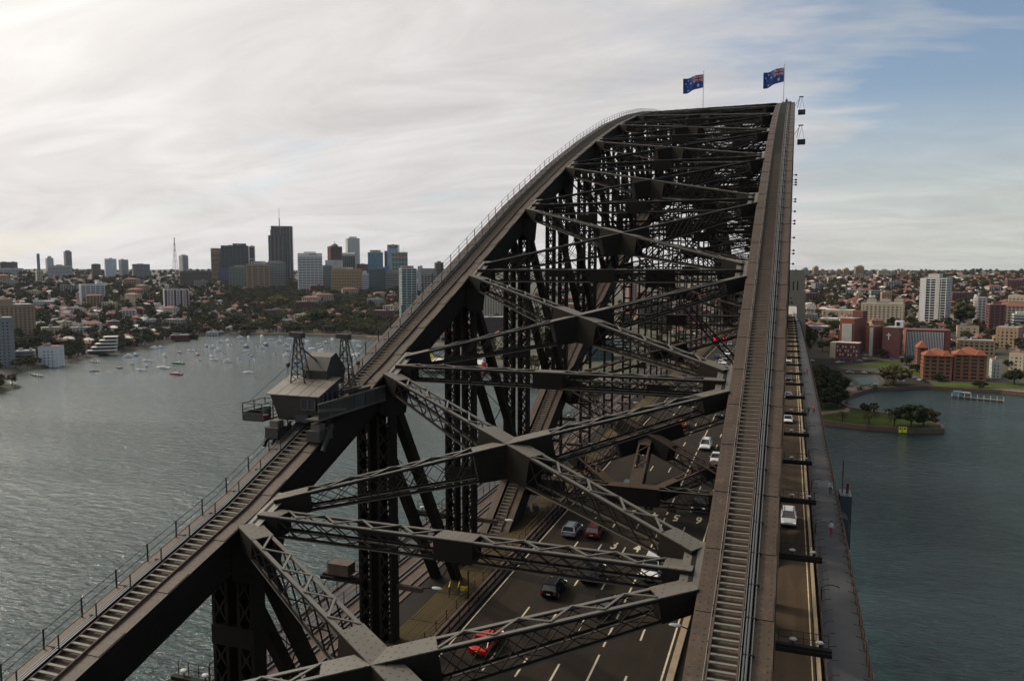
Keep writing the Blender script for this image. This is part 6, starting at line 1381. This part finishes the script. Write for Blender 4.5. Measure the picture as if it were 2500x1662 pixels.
pf = MB(); pf.box(L3(-13.9, 11.1, 78.25), (1.1, 9.6, .14), m=CRW)
for z in (78.3, 79.4): pf.beam(L3(-13.35, 6.3, z), L3(-13.35, 15.9, z), .08, .12, m=CRR)
pf.build('platform', None, cr)
for i in range(6): MB().box(L3(-13.36, 7.1+i*1.6, 78.86), (.04, 1.5, 1.0), m=MESHM if i % 2 else CRW).build('side_panel', None, cr)
MB().beam(L3(-13.32, 6.3, 79.0), L3(-13.32, 9.9, 78.5), .06, .22, m=CRR).build('brace', None, cr)
for s, x in ((-1, -17.5), (1, -14.0)):
    b = MB(); zc = chord_z(7.2)+.45; b.box(L3(x, 7.4, zc), (1.1, 1.7, .75), m=CRW); b.box(L3(x, 7.2, zc+.6), (.7, .7, .5), m=CRR); b.beam(L3(x+s*.7, 7.9, zc+.7), L3(x+s*.75, 6.6, zc-1.0), .2, .3, m=CRW); b.beam(L3(x-s*.5, 8.2, zc+.6), L3(x, 6.5, zc-.8), .14, .2, m=CRW)
    for y in (6.9, 8.0): b.cyl(L3(x-.35, y, chord_z(y)+.28), L3(x+.35, y, chord_z(y)+.28), .28, 10, m=DARKP)
    b.build('bogie', None, cr)
    b = MB(); zc = chord_z(13)+.4; b.box(L3(x, 13, zc), (1.0, 1.6, .7), m=CRW); b.beam(L3(x, 10.5, zc+.3), L3(x, 13, zc+.3), .3, .3, m=CRW); b.build('bogie', None, cr)
# second inspection cage by the lower chord where it passes the deck
cg = thing('inspection_platform', 'grey mesh sided inspection platform over the stairs of the left lower chord', 'platform', (-15.4, 50, 62))
MB().box((0, 2.5, 2.4), (5.0, .1, 1.3), m=MESHM).build('side_panel', None, cg); MB().box((-2.5, 4.2, 1.6), (.08, 3.4, 2.2), m=MESHM).build('side_panel', None, cg)
for i in range(6): MB().beam((-2.4+i*.96, 2.42, 1.7), (-1.9+i*.76, 1.6, .2), .08, .08, m=CRR).build('strut', None, cg)
mb = MB(); mb.beam((-2.5, 2.4, 3.05), (2.5, 2.4, 3.05), .1, .1, m=CRR); mb.beam((-2.5, 2.4, 1.75), (2.8, 2.4, 1.75), .1, .1, m=CRR); mb.box((0, 4, 1.6), (5, 3, .12), m=CRW); mb.build('frame', None, cg)
# things on the decking
for i, (x, y) in enumerate(((-13.6, 52.5), (-12.6, 53.2))):
    t = thing('barrier_stack', 'stack of shiny metal crowd barriers on the timber decking, %s one' % ('left', 'right')[i], 'barriers', (x, y, deck(y)+.15), .5)
    for j in range(4):
        b = MB(); b.beam((j*.16, 0, 1.05), (j*.16, 1.9, 1.05), .05, .05, m=PIPE); b.beam((j*.16, 0, .2), (j*.16, 1.9, .2), .05, .05, m=PIPE)
        for q in range(9): b.beam((j*.16, q*.2375, .2), (j*.16, q*.2375, 1.05), .035, .035, up=(0, 1, 0), m=PIPE)
        b.build('barrier', None, t)
t = thing('caution_frame', 'yellow topped folding barrier with a yellow board on the timber decking', 'barrier', (-12.9, 27.0, deck(27)+.15), .3)
for s in (0, .9):
    b = MB(); [b.beam((s, q*.35, 0), (s, q*.35, 1.1), .04, .04, up=(0, 1, 0), m=PIPE) for q in range(5)]; b.beam((s, 0, 1.1), (s, 1.4, 1.1), .08, .08, m=YELL); b.build('frame', None, t)
MB().box((1.5, 0, 1.0), (.7, .08, .42), m=YELL).build('board', None, t); MB().beam((1.9, 0, 0), (1.9, 0, 2.8), .12, .12, up=(0, 1, 0), m=STEEL).build('post', None, t)
t = thing('deck_crate', 'brown timber cabinet with a white lamp on the arm outside the left truss', 'cabinet', (-19.0, py(2), deck(py(2))+5.3)); MB().box((0, -.2, .7), (2.0, 1.2, 1.0), m=RUSTY).build('cabinet', None, t)
t = thing('travelling_gantry', 'dark steel access gantry hanging outside the right footway with a red top', 'gantry', (25.6, 76, 50))
MB().box((0, 0, 4.2), (1.5, 3.6, 7.4), m=DGREY).build('cabin', None, t); mb = MB()
for s in (-1, 1):
    for q in (-1, 1): mb.beam((s*.6, q*1.6, -9), (s*.6, q*1.6, .5), .12, .12, up=(0, 1, 0), m=STEEL)
for i in range(6): mb.beam((-.6, -1.6, -9+i*1.5), (.6, -1.6, -7.5+i*1.5), .08, .08, m=STEEL)
mb.build('ladder_frame', None, t); MB().beam((-.4, 0, 7.9), (-.4, 0, 12.5), .16, .16, up=(0, 1, 0), m=RUSTY).build('mast', None, t); MB().box((.25, 0, 8.6), (.35, .35, 1.4), m=mat('dull_red', (.12, .02, .015), .7)).build('red_cover', None, t)
t = thing('curved_pipes', 'three pale curved pipes looping over the right footway fence', 'pipes', (24.4, 57, deck(57)))
for j in range(3):
    b = MB(); pts = [(-1.0, j*.8, 2.3), (-.4, j*.8, 2.7), (.2, j*.8, 2.4), (.45, j*.8, 1.6), (.5, j*.8, .4)]
    for a, c in zip(pts[:-1], pts[1:]): b.beam(a, c, .09, .09, m=PIPE)
    b.build('pipe', None, t)
# ------------------------------------------------------------------ cages, floodlights, flags at the crown
for i, (px, row) in enumerate(((1961, 272), (1952, 345))):
    y = (168, 150)[i]; x = 17.9; p = at_d(px, row, math.hypot(y-CAM[1], 1)); z = p[2]
    t = thing('work_cage', 'dark hanging work cage outside the right chord, %s one' % ('upper', 'lower')[i], 'cage', (x+.9, y, z-.7), 0, 'hanging work cages')
    MB().box((0, 0, .5), (1.7, 1.6, 1.0), m=DGREY).build('basket', None, t); mb = MB(); mb.cyl((-.6, 0, 1), (0, 0, 4), .03, 4, m=DARKP); mb.cyl((.6, 0, 1), (0, 0, 4), .03, 4, m=DARKP); mb.build('cable', None, t)
    mb = MB(); mb.beam((-1.0, 0, 1.6), (-.5, 0, 4.1), .12, .12, m=DARK); mb.beam((-1.8, 0, 1.8), (-.5, 0, 3.9), .08, .08, m=DARK); mb.box((-.2, 0, 4.2), (1.0, .4, .22), m=DARK); mb.build('davit', None, t)
for i, (px, row) in enumerate([(1941, 428), (1940, 440), (1939, 452), (1941, 446), (1939, 487), (1938, 493), (1937, 517), (1936, 540), (1938, 547), (1934, 581), (1937, 612), (1935, 620), (1930, 645), (1934, 668+60), (1932, 668+72)]):
    d = ray(px, row); x = 17.75+.5; tt = (x-CAM[0])/d[0] if abs(d[0]) > 1e-6 else 0; y = CAM[1]+d[1]*tt; z = CAM[2]+d[2]*tt
    if not (20 < y < 250): y = 150; z = at_d(px, row, 189)[2]
    y = min(y, 240); z = min(z, chord_z(y)+1.2)
    t = thing('floodlight', 'small dark floodlight on the outer side of the right chord', 'floodlight', (17.6, y, z), 0, 'floodlights along the right chord')
    mb = MB(); mb.beam((-.4, 0, .1), (.25, 0, .1), .09, .09, m=DARK); mb.cyl((.35, 0, -.1), (.35, -.05, .3), .3, 8, m=DARK, r1=.14); mb.build('lamp_head', None, t)
NAVY = mat('backlit_flag_navy', (.025, .07, .26), .8); FRED = mat('flag_red', (.5, .01, .03), .8); FWH = mat('flag_white', (.7, .7, .7), .8)  # navy lightened: light coming through the cloth is put into the colour
def star(u, v, cx, cy, r, n):
    du, dv = (u-cx)*2, v-cy; a = math.atan2(du, dv); q = math.hypot(du, dv); k = (a*n/(2*math.pi)) % 1; k = abs(k-.5)*2; return q < r*(.45+.55*k**1.5)
def flagcol(u, v):   # u along fly 0..1, v up 0..1
    if u < .5 and v > .5:
        a, b = u/.5, (v-.5)/.5
        if abs(a-.5) < .05 or abs(b-.5) < .10: return FRED
        if abs(a-.5) < .085 or abs(b-.5) < .17: return FWH
        for s in (1, -1):
            dd = abs((b-.5)-s*(a-.5))
            if dd < .05: return FRED
            if dd < .12: return FWH
        return NAVY
    if star(u, v, .25, .25, .16, 7): return FWH
    for cx, cy, r in ((.75, .83, .08), (.75, .17, .08), (.62, .56, .08), (.87, .63, .08), (.80, .45, .05)):
        if star(u, v, cx, cy, r, 7): return FWH
    return NAVY
def flag(x, y, px_top, row_top, Wd, Hh, label, droop, top_row):
    D = math.hypot(x-CAM[0], y-CAM[1]); zt = at_d(px_top, row_top, D)[2]; zh = at_d(px_top, top_row, D)[2]; zb = chord_z(y)
    t = thing('flag', label, 'flag', (x, y, zb), 0, 'flags on the crown of the arch'); mb = MB(); mb.cyl((0, 0, 0), (0, 0, zt-zb), .16, 8, m=OFFW, r1=.09); mb.sphere((0, 0, zt-zb+.1), .2, 6, 4, m=YELL); mb.build('flagpole', None, t)
    NU, NV = 64, 36; V = []; F = []; mb = MB()
    for j in range(NV+1):
        for i in range(NU+1):
            u, v = i/NU, j/NV; V.append((-u*Wd*.93-.1, .55*math.sin(u*9+v*1.5)*u**.5-u*1.2, zh-zb-Hh*(1-v)-droop*u**1.3*Wd*(1-.25*v)-.15*math.sin(u*11)*u+.22*math.sin(u*7+v*2)*u*(1-v)))
    ms = [NAVY, FRED, FWH]; me = bpy.data.meshes.new('cloth'); idx = []
    for j in range(NV):
        for i in range(NU): F.append((j*(NU+1)+i, j*(NU+1)+i+1, (j+1)*(NU+1)+i+1, (j+1)*(NU+1)+i)); idx.append(ms.index(flagcol((i+.5)/NU, (j+.5)/NV)))
    me.from_pydata(V, [], F); [me.materials.append(m) for m in ms]; me.polygons.foreach_set('material_index', idx); me.polygons.foreach_set('use_smooth', [True]*len(F)); me.update()
    link('cloth', me, t)
flag(-13.9, 250, 1720.5, 175, 7.4, 4.7, 'blue ensign with stars flying from the left pole on the arch', .30, 181); flag(13.3, 250, 1914, 159, 7.2, 4.8, 'blue ensign with stars flying from the right pole on the arch', .34, 165)

# ------------------------------------------------------------------ haze
hz = MB().box((0, 0, 98), (23200, 23200, 206)).mesh('haze'); hm = bpy.data.materials.new('haze_air'); hm.use_nodes = True; t = NT(hm.node_tree)
pv = t.n('ShaderNodeVolumePrincipled', {'Color': (.80, .88, 1.0, 1), 'Density': .000018, 'Anisotropy': .2}); t.t.links.new(pv.outputs[0], t.n('ShaderNodeOutputMaterial').inputs['Volume'])
hz.materials.clear(); hz.materials.append(hm); ho = link('haze', hz, kind='stuff', label='pale haze over the far shores', category='haze')
